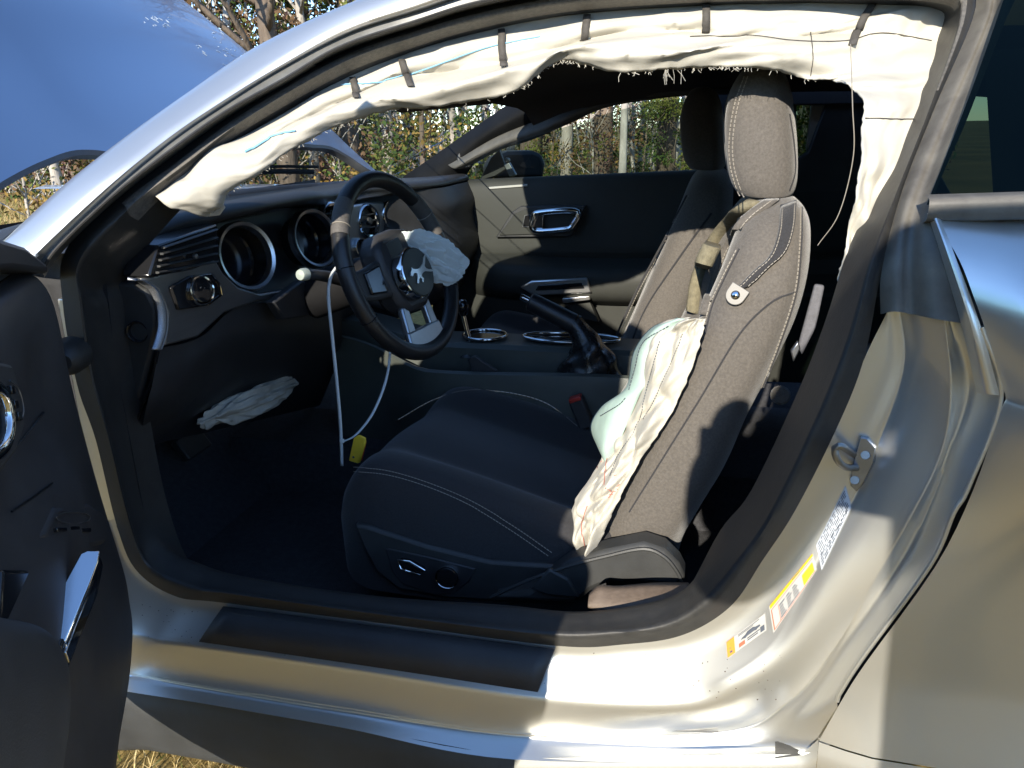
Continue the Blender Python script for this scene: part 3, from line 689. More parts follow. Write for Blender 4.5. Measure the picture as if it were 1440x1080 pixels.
# deployed knee airbag
def crumple(name, c, axes, amp, seed, mtl, parent, nu=56, nv=34, fold=9, k2=22):
    ax, ay, az = [Vector(a) for a in axes]; rows = []
    for i in range(nv+1):
        th = math.pi*i/nv; r = []
        for j in range(nu):
            ph = 2*math.pi*j/nu
            d = Vector((math.cos(th), math.sin(th)*math.cos(ph), math.sin(th)*math.sin(ph)))
            s = seed*7.3
            q = Vector((d.x*1.5+s, d.y*2.2, d.z*2.2)); wq = q+Vector((noise.noise(q*1.3), noise.noise(q*1.3+Vector((5, 0, 0))), 0))*.6
            n1 = 1-2*abs(noise.noise(wq)); n2 = 1-2*abs(noise.noise(wq*2.1+Vector((3, 1, 0)))); n3 = 1-2*abs(noise.noise(wq*4.6))
            nr = (ax.normalized()*d.x*.4+ay.normalized()*d.y+az.normalized()*d.z).normalized(); sc = amp*min(ay.length, az.length)
            r.append(Vector(c)+(ax*d.x+ay*d.y+az*d.z)*(1+.5*amp*noise.noise(q*.8))+nr*sc*(1.1*(n1-.5)+.75*(n2-.5)+.18*(n3-.5)))
        rows.append(r)
    return mesh(name, *grid(rows, closed_u=True), mtl, parent, 75, sub=1)
ka, kc_ = U(290, 590, X=-.36), U(408, 540, X=-.36)
ax = (kc_-ka)*.5
crumple('knee_airbag', (ka+kc_)*.5, (ax, (.03, 0, .012), (-.008, 0, .03)), .42, 3, M['bagdirty'], dash)
# centre stack with round vents
csx = [(452,318),(470,293),(520,284),(580,284),(612,300),(630,345),(640,420),(560,440),(500,420),(470,380)]
cs = slab('centre_panel', [U(a, b, X=-.285) for a, b in csx], (-.03, 0, 0), M['bluealu'], dash, .006)
for cx, cy, r_ in ((466, 310, .04), (517, 311, .041), (549, 302, .041), (505, 348, .022)):
    c = U(cx, cy, X=-.28); nn = Vector((1, -.25, .05)).normalized()
    vr = lathe('round_vent', c, nn, [(r_*.8, .001), (r_*.86, .008), (r_, .009), (r_*1.08, .004), (r_*1.1, -.008)], M['chrome'], dash, 40)
    lathe('vent_well', c, nn, [(0, -.02), (r_*.75, -.02), (r_*.8, .001)], M['gloss'], vr, 30)
    Mn = frame_of(nn)
    if r_ > .03:
        for k in (-1, 0, 1):
            box('vent_blade', c+Mn @ Vector((0, k*r_*.4, -.002)), (r_*1.35*math.sqrt(1-(.45*k)**2), .0035, .012), M['plastic2'], vr, Mn, .001)
        lathe('vent_hub', c+nn*.006, nn, [(0, .004), (r_*.22, .003), (r_*.25, -.006)], M['plastic2'], vr, 16)
# column, stalk
W = U(564, 374, Y=-.37); TL = RAD(18.5); wu = Vector((-math.sin(TL), 0, math.cos(TL))); wn_ = Vector((math.cos(TL), 0, math.sin(TL))); wv = Vector((0, 1, 0)); WR = Matrix.Rotation(RAD(-10), 3, 'Z'); wu = WR @ wu; wn_ = WR @ wn_; wv = WR @ wv
col = lathe('steering_column', W-wn_*.03, -wn_, [(0, -.01), (.03, -.01), (.036, .0), (.042, .05), (.045, .12), (.048, .2)], M['column'], CAR, 24)
sk = catmull([W-wn_*.09+Vector((0, -.05, 0)), U(455, 388, Y=-.5), U(428, 386, Y=-.56)], 12)
tube('stalk', sk, lambda t: .013-.004*t, M['plastic'], col, 10)
lathe('stalk_cap', U(427, 386, Y=-.562), (-.15, -1, .1), [(0, .012), (.009, .010), (.011, .004), (.011, -.006)], M['knob'], col, 16)
slab('column_flap', [U(a, b, X=-.2) for a, b in [(385,425),(425,395),(462,400),(462,440),(400,450)]], (-.02, 0, 0), M['plastic'], col, .004)
# ---- steering wheel
def wr(a, r=.171, h=0): return W+(wv*math.sin(a)+wu*math.cos(a))*r+wn_*h
def arc(a0, a1, n=30): return [wr(RAD(a0+(a1-a0)*k/(n-1))) for k in range(n)]
rim = tube('steering_wheel', [wr(2*math.pi*k/96) for k in range(96)], .0158, M['leather'], CAR, 16, True)
for a0, a1 in ((-62, -38), (46, 76)):
    tube('rim_grip', arc(a0, a1, 14), .0166, M['leathergrey'], rim, 16)
for a in (-56, 60):
    rr_ = [wr(RAD(a))+((wv*math.sin(RAD(a))+wu*math.cos(RAD(a)))*math.cos(t)+wn_*math.sin(t))*.0172 for t in [2*math.pi*k/24 for k in range(24)]]
    tube('rim_stitch', rr_, .0009, M['thread'], rim, 4, True)
for a in (-115, 115, -82, 82):
    rr_ = [wr(RAD(a))+((wv*math.sin(RAD(a))+wu*math.cos(RAD(a)))*math.cos(t)+wn_*math.sin(t))*.0163 for t in [2*math.pi*k/24 for k in range(24)]]
    tube('rim_joint', rr_, .0008, M['gloss'], rim, 4, True)
HC = U(583, 384, Y=-.385); HC = HC
def wl(c, a, b, h=0): return c+wv*a+wu*b+wn_*h
hubp = [(-.075,.05),(-.05,.072),(0,.078),(.05,.072),(.075,.05),(.078,0),(.06,-.06),(.03,-.085),(-.03,-.085),(-.06,-.06),(-.078,0)]
HB = W-wu*.005+wn_*.0
slab('hub', [wl(HB, a, b, .012) for a, b in hubp], wn_*-.05, M['plastic'], rim, .012)
for s in (-1, 1):
    slab('side_spoke', [wl(HB, s*a, b, .006) for a, b in [(.06,.03),(.12,.02),(.165,.018),(.168,-.03),(.12,-.04),(.06,-.045)]], wn_*-.02, M['plastic2'], rim, .006)
    slab('spoke_buttons', [wl(HB, s*a, b, .012) for a, b in [(.085,.018),(.135,.012),(.135,-.028),(.085,-.034)]], wn_*-.008, M['gloss'], rim, .003)
    slab('lower_spoke', [wl(HB, s*a, b, .004) for a, b in [(.028,-.07),(.05,-.07),(.062,-.155),(.03,-.168)]], wn_*-.014, M['bluealu'], rim, .004)
slab('spoke_foot', [wl(HB, a, b, .006) for a, b in [(-.06,-.118),(.06,-.118),(.066,-.158),(.03,-.166),(-.03,-.166),(-.066,-.158)]], wn_*-.012, M['bluealu'], rim, .004)
# emblem disc with the running horse
dn = (wn_+Vector((0, -.04, 0))).normalized(); DM = frame_of(dn)
disc = lathe('emblem_disc', HC, dn, [(0, .014), (.03, .0135), (.0455, .011), (.0465, .004), (.0465, -.03)], M['console'], rim, 48)
lathe('disc_ring', HC, dn, [(.046, .007), (.0475, .0095), (.0495, .008), (.0502, .001), (.0502, -.012)], M['chrome'], disc, 56)
horse = [(30,6),(27,9),(22,11),(19,14),(17,11),(12,8),(6,6),(0,5),(-7,6),(-12,7),(-16,9),(-22,13),(-30,14),(-25,10),(-19,5),(-14,2),(-15,-2),(-20,-6),(-27,-9),(-29,-13),(-25,-12),(-18,-9),(-11,-5),(-5,-4),(1,-4),(5,-6),(3,-11),(8,-15),(10,-13),(8,-10),(10,-6),(15,-7),(20,-11),(24,-9),(20,-6),(15,-2),(13,2),(16,4),(21,5),(26,3)]
ca_, sa_ = math.cos(RAD(14)), math.sin(RAD(14))
horse = [(-x*ca_-y*sa_, -x*sa_+y*ca_) for x, y in horse]
hp = [HC+wv*x*.0013+(dn.cross(wv)*-1 if dn.cross(wv).dot(wu) < 0 else dn.cross(wv))*y*.0013+dn*.0143 for x, y in horse]
slab('horse_emblem', hp, dn*.0022, M['bezel'], disc, 0, 30)
# burst driver airbag: gathered cloth spilling round the disc
crumple('burst_airbag', U(603, 362, Y=-.33), ((U(646, 384, Y=-.34)-U(556, 338, Y=-.36))*.53, wn_*.03, (U(622, 335, Y=-.35)-U(590, 385, Y=-.35))*.48), .3, 11, M['bagpale'], rim, 120, 76)
slab('cover_flap', [U(a, b, Y=-.41) for a, b in [(537,356),(540,345),(560,333),(568,350),(552,366),(543,372)]], wn_*-.006, M['console'], rim, .003)

# ---- centre console
cxs = [-.30, -.18, -.08, 0, .1, .25, .4, .6]
def csec(x):
    up = .06*sstep(-.05, -.32, x); ys_ = 1-.55*sstep(-.02, -.22, x)
    rail = .572+.012*sstep(.0, .4, x)+up
    return [(-.135, .25), (-.132, .45), (-.128, rail-.03), (-.122, rail-.004), (-.112, rail), (-.098, rail-.004), (-.094, .535+up*1.2), (-.02, .532+up*1.2), (-.012, .60+up*.8), (.0, .61+up*.8), (.1, .612+up*.8), (.12, .60+up*.8), (.13, .45), (.135, .25)]
xsd = [-.32+.03*k for k in range(32)]
cons = mesh('centre_console', *grid([[Vector((x, y, z)) for y, z in [((q[0]*(1-.55*sstep(-.02, -.22, x)) if q[0] < 0 else q[0]), q[1]) for q in csec(x)]] for x in xsd]), M['console'], CAR, 35)
tube('chrome_ring', [Vector((.05+.055*math.cos(t), .055+.05*math.sin(t), .618)) for t in [2*math.pi*k/40 for k in range(40)]], .004, M['chrome'], cons, 8, True)
tube('chrome_ring', [Vector((.27+.12*math.cos(t), .055+.045*math.sin(t), .62)) for t in [2*math.pi*k/48 for k in range(48)]], .0042, M['chrome'], cons, 8, True)
slab('gloss_inlay', [Vector((.05+.05*math.cos(t), .055+.045*math.sin(t), .6135)) for t in [2*math.pi*k/30 for k in range(30)]], (0, 0, .002), M['gloss'], cons, 0)
slab('gloss_inlay', [Vector((.27+.115*math.cos(t), .055+.04*math.sin(t), .6135)) for t in [2*math.pi*k/30 for k in range(30)]], (0, 0, .002), M['gloss'], cons, 0)
# dark slab painting a cast shadow onto the near rail
slab('shadow_patch', [U(a, b, Y=-.1) for a, b in [(657,505),(668,500),(682,510),(700,522),(690,530),(665,528)]], (0, .01, 0), M['plastic'], cons, .003)
# shift lever
tube('shift_lever', [U(664, 492, Y=.02), U(656, 462, Y=.02), U(651, 440, Y=.02)], .006, M['chrome'], cons, 10)
lathe('shift_knob', U(650, 432, Y=.02), (-.1, 0, 1), [(0, .02), (.012, .018), (.018, .008), (.018, -.004), (.011, -.018), (.006, -.022)], M['gloss'], cons, 20)
lathe('shift_boot', U(662, 492, Y=.02), (0, 0, 1), [(.007, .03), (.016, .015), (.028, .005), (.04, -.01)], M['bootleather'], cons, 20)
# hand brake
hb0, hb1 = U(746, 424, Y=-.045), U(800, 452, Y=-.045)
hax = (hb1-hb0).normalized()
hbk = tube('hand_brake', [hb0-hax*.004, hb0, hb0.lerp(hb1, .15), hb0.lerp(hb1, .5), hb1, hb1+hax*.02], lambda t: .021+.004*t if t > .15 else .016+.03*t, M['leather'], cons, 18)
tube('brake_button', [hb0-hax*.026, hb0-hax*.02, hb0], lambda t: .006 if t < .3 else .0075, M['chrome'], hbk, 12)
base = [Vector((x, y, .536)) for x, y in [(.42,-.088),(.42,-.03),(.36,-.024),(.28,-.024),(.225,-.03),(.225,-.088),(.28,-.092),(.36,-.092)]]
base = catmull(base, 32, True)
RBO = math.pi+.3; c0 = hb1+hax*.012; fm = frame_of(hax); rows = []
for k in range(26):
    f = k/25; bend = c0.lerp(Vector((.32, -.058, .536)), f)+hax*.045*math.sin(f*math.pi*.9)*(1-f)
    r = []
    for j in range(32):
        t = 2*math.pi*j/32
        g_ = sstep(0, .4, f); fk = frame_of(hax*(1-g_)+Vector((.3, 0, -1))*g_, up=(0, 1, 0)); p1_ = bend+fk @ Vector((math.cos(RBO-t), math.sin(RBO-t), 0))*(.026+.034*sstep(0, .55, f))
        q = p1_.lerp(base[j], sstep(.25, 1, f))
        a = .011*sstep(.05, .3, f)*sstep(1.02, .85, f)
        nn_ = abs(noise.noise(Vector((j*.32, f*6.5, 5))))*1.2-.35+.6*noise.noise(Vector((j*.12, f*3, 1)))+.35*math.sin(f*30+j*.4)
        r.append(q+(q-bend).normalized()*a*nn_)
    rows.append(r)
mesh('brake_boot', *grid(rows, closed_u=True), M['bootleather'], hbk, 70, sub=1)
# buckle
bk = U(818, 580, Y=-.155)
BM = Matrix.Rotation(RAD(-22), 3, 'Y')
bu = box('belt_buckle', bk, (.034, .026, .075), M['plastic'], CAR, BM, .005)
box('release_button', bk+BM @ Vector((0, -.002, .036)), (.028, .024, .010), M['red'], bu, BM, .002)

# ---- seats
def sec_points(xf, xr, yc, hw, z, dip, n=48, pw=3.2, bol=.0):
    r = []
    cx, hx = (xf+xr)/2, (xr-xf)/2
    for k in range(n):
        t = 2*math.pi*k/n; c, s = math.cos(t), math.sin(t)
        x = abs(c)**(2/pw)*math.copysign(1, c); y = abs(s)**(2/pw)*math.copysign(1, s)
        xx = cx+hx*x
        if x < 0: xx += dip*(1-sstep(.35, .8, abs(y)))*min(1, -x*1.2)
        r.append(Vector((xx, yc+hw*y, z)))
    return r
SY = -.37
BACK = [(.415, .56, .33, .20), (.40, .575, .42, .235), (.43, .605, .50, .25), (.462, .64, .58, .255), (.497, .668, .67, .255), (.534, .705, .764, .25), (.562, .728, .834, .245), (.588, .738, .90, .232), (.612, .737, .957, .20), (.632, .728, .985, .16), (.65, .712, 1.0, .11), (.675, .70, 1.006, .05)]
def make_seat():
    bz = [Vector((a, b, c)) for a, b, c, d in BACK]; bw = [Vector((d, 0, 0)) for a, b, c, d in BACK]
    dz, dw = dense(bz, 5), dense(bw, 5)
    rows = [sec_points(p.x, p.y, SY, q.x, p.z, .055*sstep(.36, .5, p.z)*sstep(1.0, .88, p.z)) for p, q in zip(dz, dw)]
    vs, fs = grid(rows, closed_u=True, flip=True); fs.append(tuple(len(vs)-48+k for k in range(48)))
    back = mesh('backrest', vs, fs, M['fabric'], CAR, 70)
    # head rest
    hz = [(1.002, .05, .10, .64, .70), (1.006, .09, .105, .618, .712), (1.03, .115, .112, .6, .716), (1.075, .122, .116, .59, .712), (1.12, .122, .115, .586, .704), (1.16, .116, .110, .592, .695), (1.188, .10, .10, .607, .682), (1.20, .06, .08, .625, .665), (1.203, .03, .04, .638, .652)]
    rows = []
    for z, a, hw, xf, xr in hz: rows.append(Vector((z, hw, 0))); 
    d1 = dense([Vector((z, hw, xf)) for z, a, hw, xf, xr in hz], 5); d2 = dense([Vector((xr, 0, 0)) for z, a, hw, xf, xr in hz], 5)
    rows = [sec_points(p.z, q.x, SY, p.y, p.x, .012, 44, 2.9) for p, q in zip(d1, d2)]
    vs, fs = grid(rows, closed_u=True, flip=True); fs.append(tuple(range(44))); fs.append(tuple(len(vs)-44+k for k in range(44))[::-1])
    head = mesh('headrest', vs, fs, M['fabric'], CAR, 70)
    for s in (-.06, .06):
        tube('headrest_post', [Vector((.672, SY+s, .97)), Vector((.668, SY+s, 1.02))], .0062, M['chrome'], head, 10)
    # cushion
    rows = []
    for x, zt, zb, hw, bo in [(-.055, .40, .36, .19, 0), (-.05, .455, .34, .23, .0), (-.032, .50, .32, .25, .004), (.0, .535, .31, .262, .012), (.04, .545, .31, .268, .02), (.1, .53, .31, .27, .03), (.2, .502, .31, .27, .036), (.3, .472, .31, .268, .036), (.38, .45, .31, .262, .03), (.45, .44, .31, .25, .02)]:
        r = []
        for u in [-1+2*k/40 for k in range(41)]:
            y = SY+u*hw
            e = abs(u)
            z = zt-.028+bo*sstep(.5, .8, e)+.02*(1-sstep(.0, .6, e))*0
            z += .028*math.sqrt(max(0, 1-(max(0, e-.86)/.14)**2)) if e > .86 else .028
            z -= .024*sstep(-.3, .6, u)
            r.append(Vector((x, y, z)))
        r = [Vector((x+.0, SY-hw+.004, zb))]+r+[Vector((x, SY+hw-.004, zb))]
        rows.append(r)
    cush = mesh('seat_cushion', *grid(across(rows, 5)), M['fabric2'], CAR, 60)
    return back, head, cush
back, head, cush = make_seat()
# passenger seat: the same three meshes across the car
for o, nm in ((back, 'backrest'), (head, 'headrest'), (cush, 'seat_cushion')):
    c = o.copy(); c.name = nm; COL.objects.link(c); c.parent = CAR; c.location = (-.095, .78, 0)
    c['label'] = 'passenger side '+nm.replace('_', ' ')
    if nm == 'backrest': pback = c
    for ch in [q for q in o.children]:
        d = ch.copy(); COL.objects.link(d); d.parent = c
bpy.context.view_layer.update()
bt_, htr, ctr = bvh(back), bvh(head), bvh(cush); pbt = bvh(pback)
def stitches(tree, parent, paths, off=.0012, Y=-.6, m='thread', r=.0009, dash=.006):
    gs = [stitch_geo([q-parent.location for q in onpath(tree, p, 30, off, Y)], dash, .003, r) for p in paths]
    o = mesh('stitching', *merge(*gs), M[m], parent, 0); o['kind'] = 'stuff'; return o
def seams(tree, parent, paths, r=.0022, off=.0004, m='fabric2', Y=-.6):
    for p in paths: tube('seam', [q-parent.location for q in onpath(tree, p, 36, off, Y)], r, M[m], parent, 6)
stitches(htr, head, [[(1052,108),(1038,150),(1031,200),(1034,240),(1046,277)], [(1047,108),(1033,150),(1026,200),(1029,240),(1040,275)]])
seams(htr, head, [[(1110,160),(1116,200),(1118,240),(1110,268)]], .0015)
seams(bt_, back, [[(1128,292),(1127,340),(1120,410),(1098,480),(1073,545)], [(1120,410),(1085,425),(1040,470),(985,560),(935,640),(885,720)], [(1040,350),(1020,390),(1002,430),(992,470)]], .0016)
stitches(bt_, back, [[(1125,292),(1124,340),(1117,410),(1095,480),(1070,545)], [(1036,352),(1016,392),(998,432),(988,472)]])
seams(pbt, pback, [[(966,275),(930,345),(895,410),(868,470),(862,500)], [(1000,300),(950,370),(905,440),(875,520)]], .0026, Y=.2)
stitches(pbt, pback, [[(969,275),(933,345),(898,410),(871,470)]], Y=.2)
stitches(ctr, cush, [[(497,657),(545,662),(600,678),(660,703),(720,738),(778,778)], [(497,663),(545,668),(600,684),(660,710),(718,745),(772,782)], [(560,590),(610,562),(660,549),(720,553),(770,568),(812,600)]], r=.0008)
# torn seam with webbing, belt guide strap and snap tab
tear = onpath(bt_, [(1068,286),(1030,312),(1003,350),(985,395),(978,440)], 30, .003)
rows = [[p+Vector((-.016, -.002, .004)) for p in tear], [p+Vector((-.004, -.012, .002)) for p in tear], [p+Vector((.009, -.004, -.002)) for p in tear]]
mesh('torn_webbing', *grid(across(rows, 3)), M['foam'], back, 60, solid=.003)
flap = onpath(bt_, [(1078,284),(1045,312),(1018,352),(1002,400),(990,442)], 30, .005)
rows = [[p+Vector((-.003, -.006, .0)) for p in flap], [p+Vector((.008, -.010, 0)) for p in flap], [p+Vector((.02, -.003, 0)) for p in flap]]
fl_ = mesh('torn_cover_edge', *grid(across(rows, 3)), M['fabric'], back, 60, solid=.003)
g1 = stitch_geo([r+Vector((0, -.003, 0)) for r in rows[1]], .006, .003, .001); so_ = mesh('stitching', *g1, M['thread'], fl_, 0); so_['kind'] = 'stuff'
sp_ = onpath(bt_, [(1108,290),(1105,325),(1093,358),(1068,382),(1045,405)], 26, .005)
sd_ = Vector((.011, 0, .004))
rows = [[p-sd_ for p in sp_], [p+Vector((0, -.004, 0)) for p in sp_], [p+sd_ for p in sp_]]
gs_ = mesh('belt_guide_strap', *grid(across(rows, 3)), M['fabric2'], back, 60, solid=.003)
for sgn in (-.75, .75):
    g1 = stitch_geo([p+sd_*sgn+Vector((0, -.005, 0)) for p in sp_], .005, .003, .0007); so_ = mesh('stitching', *g1, M['thread'], gs_, 0); so_['kind'] = 'stuff'
tb = on(bt_, 1037, 416, .008); tn_ = Vector((-.25, -1, .25)).normalized(); TM = frame_of(tn_)
tp_ = []
for k in range(15):
    t = math.pi*(1+k/14); tp_.append((math.cos(t)*.0145, math.sin(t)*.0145))
tp_ += [(.0145, .014), (-.0145, .014)]
tbo = slab('snap_tab', [tb+TM @ (Matrix.Rotation(RAD(-28), 3, 'Z') @ Vector((a, b, 0))) for a, b in tp_], tn_*.004, M['tag'], gs_, .001)
lathe('snap_button', tb+tn_*.004, tn_, [(0, .004), (.004, .0035), (.0065, .0015), (.007, 0)], M['chrome'], tbo, 20)
# side trim of the seat with its power controls
tr = [(497,738),(520,742),(600,768),(690,790),(770,795),(800,800),(810,838),(760,850),(690,846),(625,842),(560,830),(528,805),(510,770)]
TY = -.645
side = slab('seat_side_trim', [U(a, b, Y=TY) for a, b in tr], (0, .03, 0), M['plastic2'], CAR, .006)
rec = slab('control_recess', [U(a, b, Y=TY-.003) for a, b in [(541,771),(600,783),(668,800),(660,818),(640,833),(615,838),(566,822),(552,805)]], (0, .004, 0), M['plastic'], side, .002)
slab('seat_lever', [U(a, b, Y=TY-.014) for a, b in [(560,788),(575,790),(597,802),(590,808),(564,799)]], (0, .012, 0), M['gloss'], side, .003)
tube('lever_trim', [U(a, b, Y=TY-.015) for a, b in [(559,787),(576,789),(598,802),(591,808),(564,800)]], .0011, M['chrome'], side, 5, True)
kc2 = U(630, 809, Y=TY-.004)
lathe('lumbar_knob', kc2, (.1, -1, .1), [(0, .011), (.017, .01), (.02, .006), (.0205, 0)], M['gloss'], side, 28)
lathe('knob_trim', kc2, (.1, -1, .1), [(.0195, .008), (.0205, .009), (.0215, .006), (.0215, .001)], M['chrome'], side, 32)
# hinge cover at the foot of the backrest
hp_ = [(770,812),(800,790),(850,776),(905,765),(935,775),(955,795),(966,818),(950,826),(900,821),(860,820),(835,830),(810,850),(690,843),(740,832)]
hc = slab('hinge_cover', [U(a, b, Y=-.675) for a, b in hp_], (0, .05, 0), M['plastic2'], CAR, .012)
tube('cover_edge', catmull([U(a, b, Y=-.678) for a, b in [(690,840),(745,815),(800,796),(850,783),(905,772),(935,784),(953,806),(958,818)]], 40), .003, M['plastic2'], hc, 6)
slab('cover_facet', [U(a, b, Y=-.682) for a, b in [(745,828),(772,800),(800,815),(815,842),(770,838)]], (0, .01, 0), M['plastic2'], hc, .004)
# belt webbing looped round the anchor bar
bl = [(966,826,-.70),(930,826,-.72),(880,822,-.74),(845,825,-.752),(828,838,-.757),(836,852,-.762),(870,858,-.765),(920,852,-.77),(965,842,-.77),(1000,815,-.77)]
c1_ = dense([U(a, b-2, Y=y) for a, b, y in [(968,822,-.715),(920,822,-.725),(870,826,-.74),(843,826,-.75),(829,836,-.756)]], 8)
c2_ = dense([U(a, b, Y=y) for a, b, y in [(990,826,-.76),(930,852,-.765),(880,862,-.768),(845,862,-.765),(830,850,-.76)]], 8)
rows = []
for k in range(9):
    f = k/8; rows.append([a.lerp(b, f)+Vector((0, -.02*math.sin(f*math.pi), .0)) for a, b in zip(c1_, c2_)])
mesh('belt_webbing', *grid(rows), M['belt'], CAR, 60, solid=.002)
# seat airbag torn out of the bolster
lf = [(968,446,-.60),(935,452,-.585),(905,478,-.55),(890,520,-.53),(868,565,-.52),(858,605,-.53),(848,640,-.545),(830,672,-.555),(808,705,-.57),(806,735,-.59),(815,765,-.60),(822,782,-.61)]
rt = [(992,448,-.635),(988,470,-.645),(978,505,-.65),(962,545,-.652),(945,580,-.655),(925,612,-.655),(905,640,-.655),(888,670,-.655),(872,700,-.655),(858,730,-.652),(845,758,-.65),(834,780,-.64)]
L_ = dense([U(a, b, Y=y) for a, b, y in lf], 7); R_ = dense([U(a, b, Y=y) for a, b, y in rt], 7)
rows = []
for k in range(25):
    f = k/24; r = []
    for i, (a, b) in enumerate(zip(L_, R_)):
        t = i/(len(L_)-1); p = a.lerp(b, f)
        bul = .026*math.sin(f*math.pi)**.7*(.5+.5*math.sin(t*math.pi))
        n1 = abs(noise.noise(Vector((f*3.2+t*2, t*7-f*2, 2.2)))); n2 = abs(noise.noise(Vector((f*7, t*15+f*5, 7.7))))
        d = bul+(.05*(n1-.2)+.026*(n2-.2)+.02*noise.noise(Vector((f*4-t*3, t*5, 4))))*min(1, 6*f, 6*(1-f))
        jag = .006*noise.noise(Vector((t*40, f*3, 1))) if k in (0, 24) else 0
        r.append(p+Vector((-.25, -.95, .15))*d+Vector((jag, 0, jag)))
    rows.append(r)
sab = mesh('seat_airbag', *grid(rows), M['bag'], CAR, 75, solid=.0015, sub=1)
sat = bvh(sab)
lf2 = [(952,447,-.56),(915,462,-.545),(892,495,-.53),(880,545,-.52),(846,572,-.51),(830,600,-.5),(840,625,-.52),(856,650,-.54)]
rt2 = [(972,449,-.61),(950,462,-.61),(925,490,-.60),(915,530,-.60),(900,555,-.60),(885,590,-.60),(872,620,-.60),(864,648,-.58)]
L2_ = dense([U(a, b, Y=y) for a, b, y in lf2], 6); R2_ = dense([U(a, b, Y=y) for a, b, y in rt2], 6); rows = []
for k in range(11):
    f = k/10
    rows.append([a.lerp(b, f)+Vector((-.2, -.9, .2))*(.03*math.sin(f*3.14)+.008*noise.noise(Vector((f*3, i*.12, 9)))) for i, (a, b) in enumerate(zip(L2_, R2_))])
tl_ = mesh('airbag_tint_layer', *grid(rows), M['bagteal'], sab, 75, solid=.0015)  # cloth patch carrying the green glass light in its colour
tlt = bvh(tl_)
stitches(tlt, tl_, [[(940,458),(905,482),(893,520),(884,552)], [(845,585),(870,570),(880,560)]], m='ink', r=.0008)
stitches(sat, sab, [[(928,480),(912,540),(895,600),(870,640),(858,670)], [(960,470),(940,520),(905,590)]], m='ink', r=.0006, dash=.004)
mg_ = [tube_geo(onpath(sat, p, 14, .001), .0007, 5) for p in [[(822,770),(818,740),(826,712)], [(858,632),(852,655),(850,682)], [(862,690),(855,700)]]]
rm = mesh('red_print', *merge(*mg_), M['redthread'], sab, 0)
gs = []
random.seed(3)
for k in range(14):
    x, y = random.choice([(852, 640), (856, 690), (865, 682), (850, 665)]); x += random.gauss(0, 5); y += random.gauss(0, 8)
    gs.append(tube_geo([on(sat, x, y, .001), on(sat, x+random.uniform(-4, 4), y+random.uniform(-5, 5), .004)], .0005, 4))
fr = mesh('frayed_thread', *merge(*gs), M['redthread'], sab, 0); fr['kind'] = 'stuff'

# ---- near side curtain airbag, hanging from the roof rail and cut open
ou = [(226,256,.1),(262,236,.1),(300,215,.11),(350,188,.11),(420,148,.11),(484,110,.11),(582,70,.11),(682,41,.11),(800,18,.11),(960,6,.11),(1060,3,.11),(1160,1,.11),(1262,0,.12),(1322,6,.12),(1350,38,.14),(1336,90,.14),(1312,155,.145),(1266,266,.145),(1222,362,.145),(1205,415,.145)]
inn = [(290,304),(312,290),(322,270),(368,243),(425,203),(485,174),(560,154),(640,149),(725,128),(790,86),(860,102),(930,99),(1010,94),(1080,99),(1140,110),(1186,117),(1214,150),(1206,250),(1190,335),(1176,408)]
A_ = []; B_ = []
for (x, y, o), (a, b) in zip(ou, inn):
    A_.append(US(x, y, o+.015)); 
    yy = ybody(A_[-1].z)+o
    B_.append(U(a, b, Y=max(-.74, min(-.5, yy-.04))))
A_ = dense(A_, 14); B_ = dense(B_, 14); NV = 30; rows = []; nA = len(A_)
for k in range(NV+1):
    f = k/NV; r = []
    for i, (a, b) in enumerate(zip(A_, B_)):
        t = i/(nA-1); p = a.lerp(b, f)
        roof = sstep(.12, .25, t)*sstep(.78, .66, t)
        front = sstep(.24, .1, t)
        fold = .46+.10*noise.noise(Vector((t*9, 0, 3)))
        # upper part sags back under the rail, lower roll bulges outward
        d = .045*math.exp(-((f-.78)/.2)**2)*roof+.012*math.exp(-((f-.25)/.15)**2)*roof-.012*math.exp(-((f-fold)/.05)**2)*roof
        d += .05*math.sin(f*math.pi)**.6*front
        rear_ = sstep(.72, .8, t)
        d += rear_*sstep(.05, .4, f)*(.008*math.sin(t*150+f*2+2*noise.noise(Vector((t*20, f, 0))))+.012*noise.noise(Vector((t*50, f*2.5, 2))))
        w1 = noise.noise(Vector((t*22+f*4, f*3.0, 1))); w2 = abs(noise.noise(Vector((t*34-f*6, f*3.2, 8)))); w3 = noise.noise(Vector((t*130, f*10, 5)))
        am = min(1, 5*f)*(1-rear_*sstep(.35, .1, f))*(1 if f < .96 else .5)
        d += (.011*w1-.010*(w2-.2)+.0006*w3)*am*(1-.55*rear_)*(1-.75*front)
        q = p+Vector((0, -1, 0))*d+Vector((0, 0, 1))*(.010*noise.noise(Vector((t*20, f*3, 6)))*am*(1-rear_))
        if f > .97: q += Vector((.002*noise.noise(Vector((t*200, 1, 1))), 0, .0035*noise.noise(Vector((t*110, 4, 1)))))
        r.append(q)
    rows.append(r)
curt = mesh('curtain_airbag', *grid(rows), M['bag'], CAR, 75, solid=.002)
cut_edge = rows[-1]
ctt = bvh(curt)
# blunt folded end of the curtain at the windscreen pillar
crumple('curtain_end', U(262, 268, Y=-.71), ((U(305, 262, Y=-.68)-U(250, 272, Y=-.7))*.62, (0, -.028, .0), (.006, 0, .022)), .16, 5, M['bag'], curt, 40, 24)
slab('end_flap', [U(a, b, Y=-.70) for a, b in [(284,300),(297,276),(310,282),(316,292),(308,303),(292,305)]], (0, .004, 0), M['bagdirty'], curt, .002)
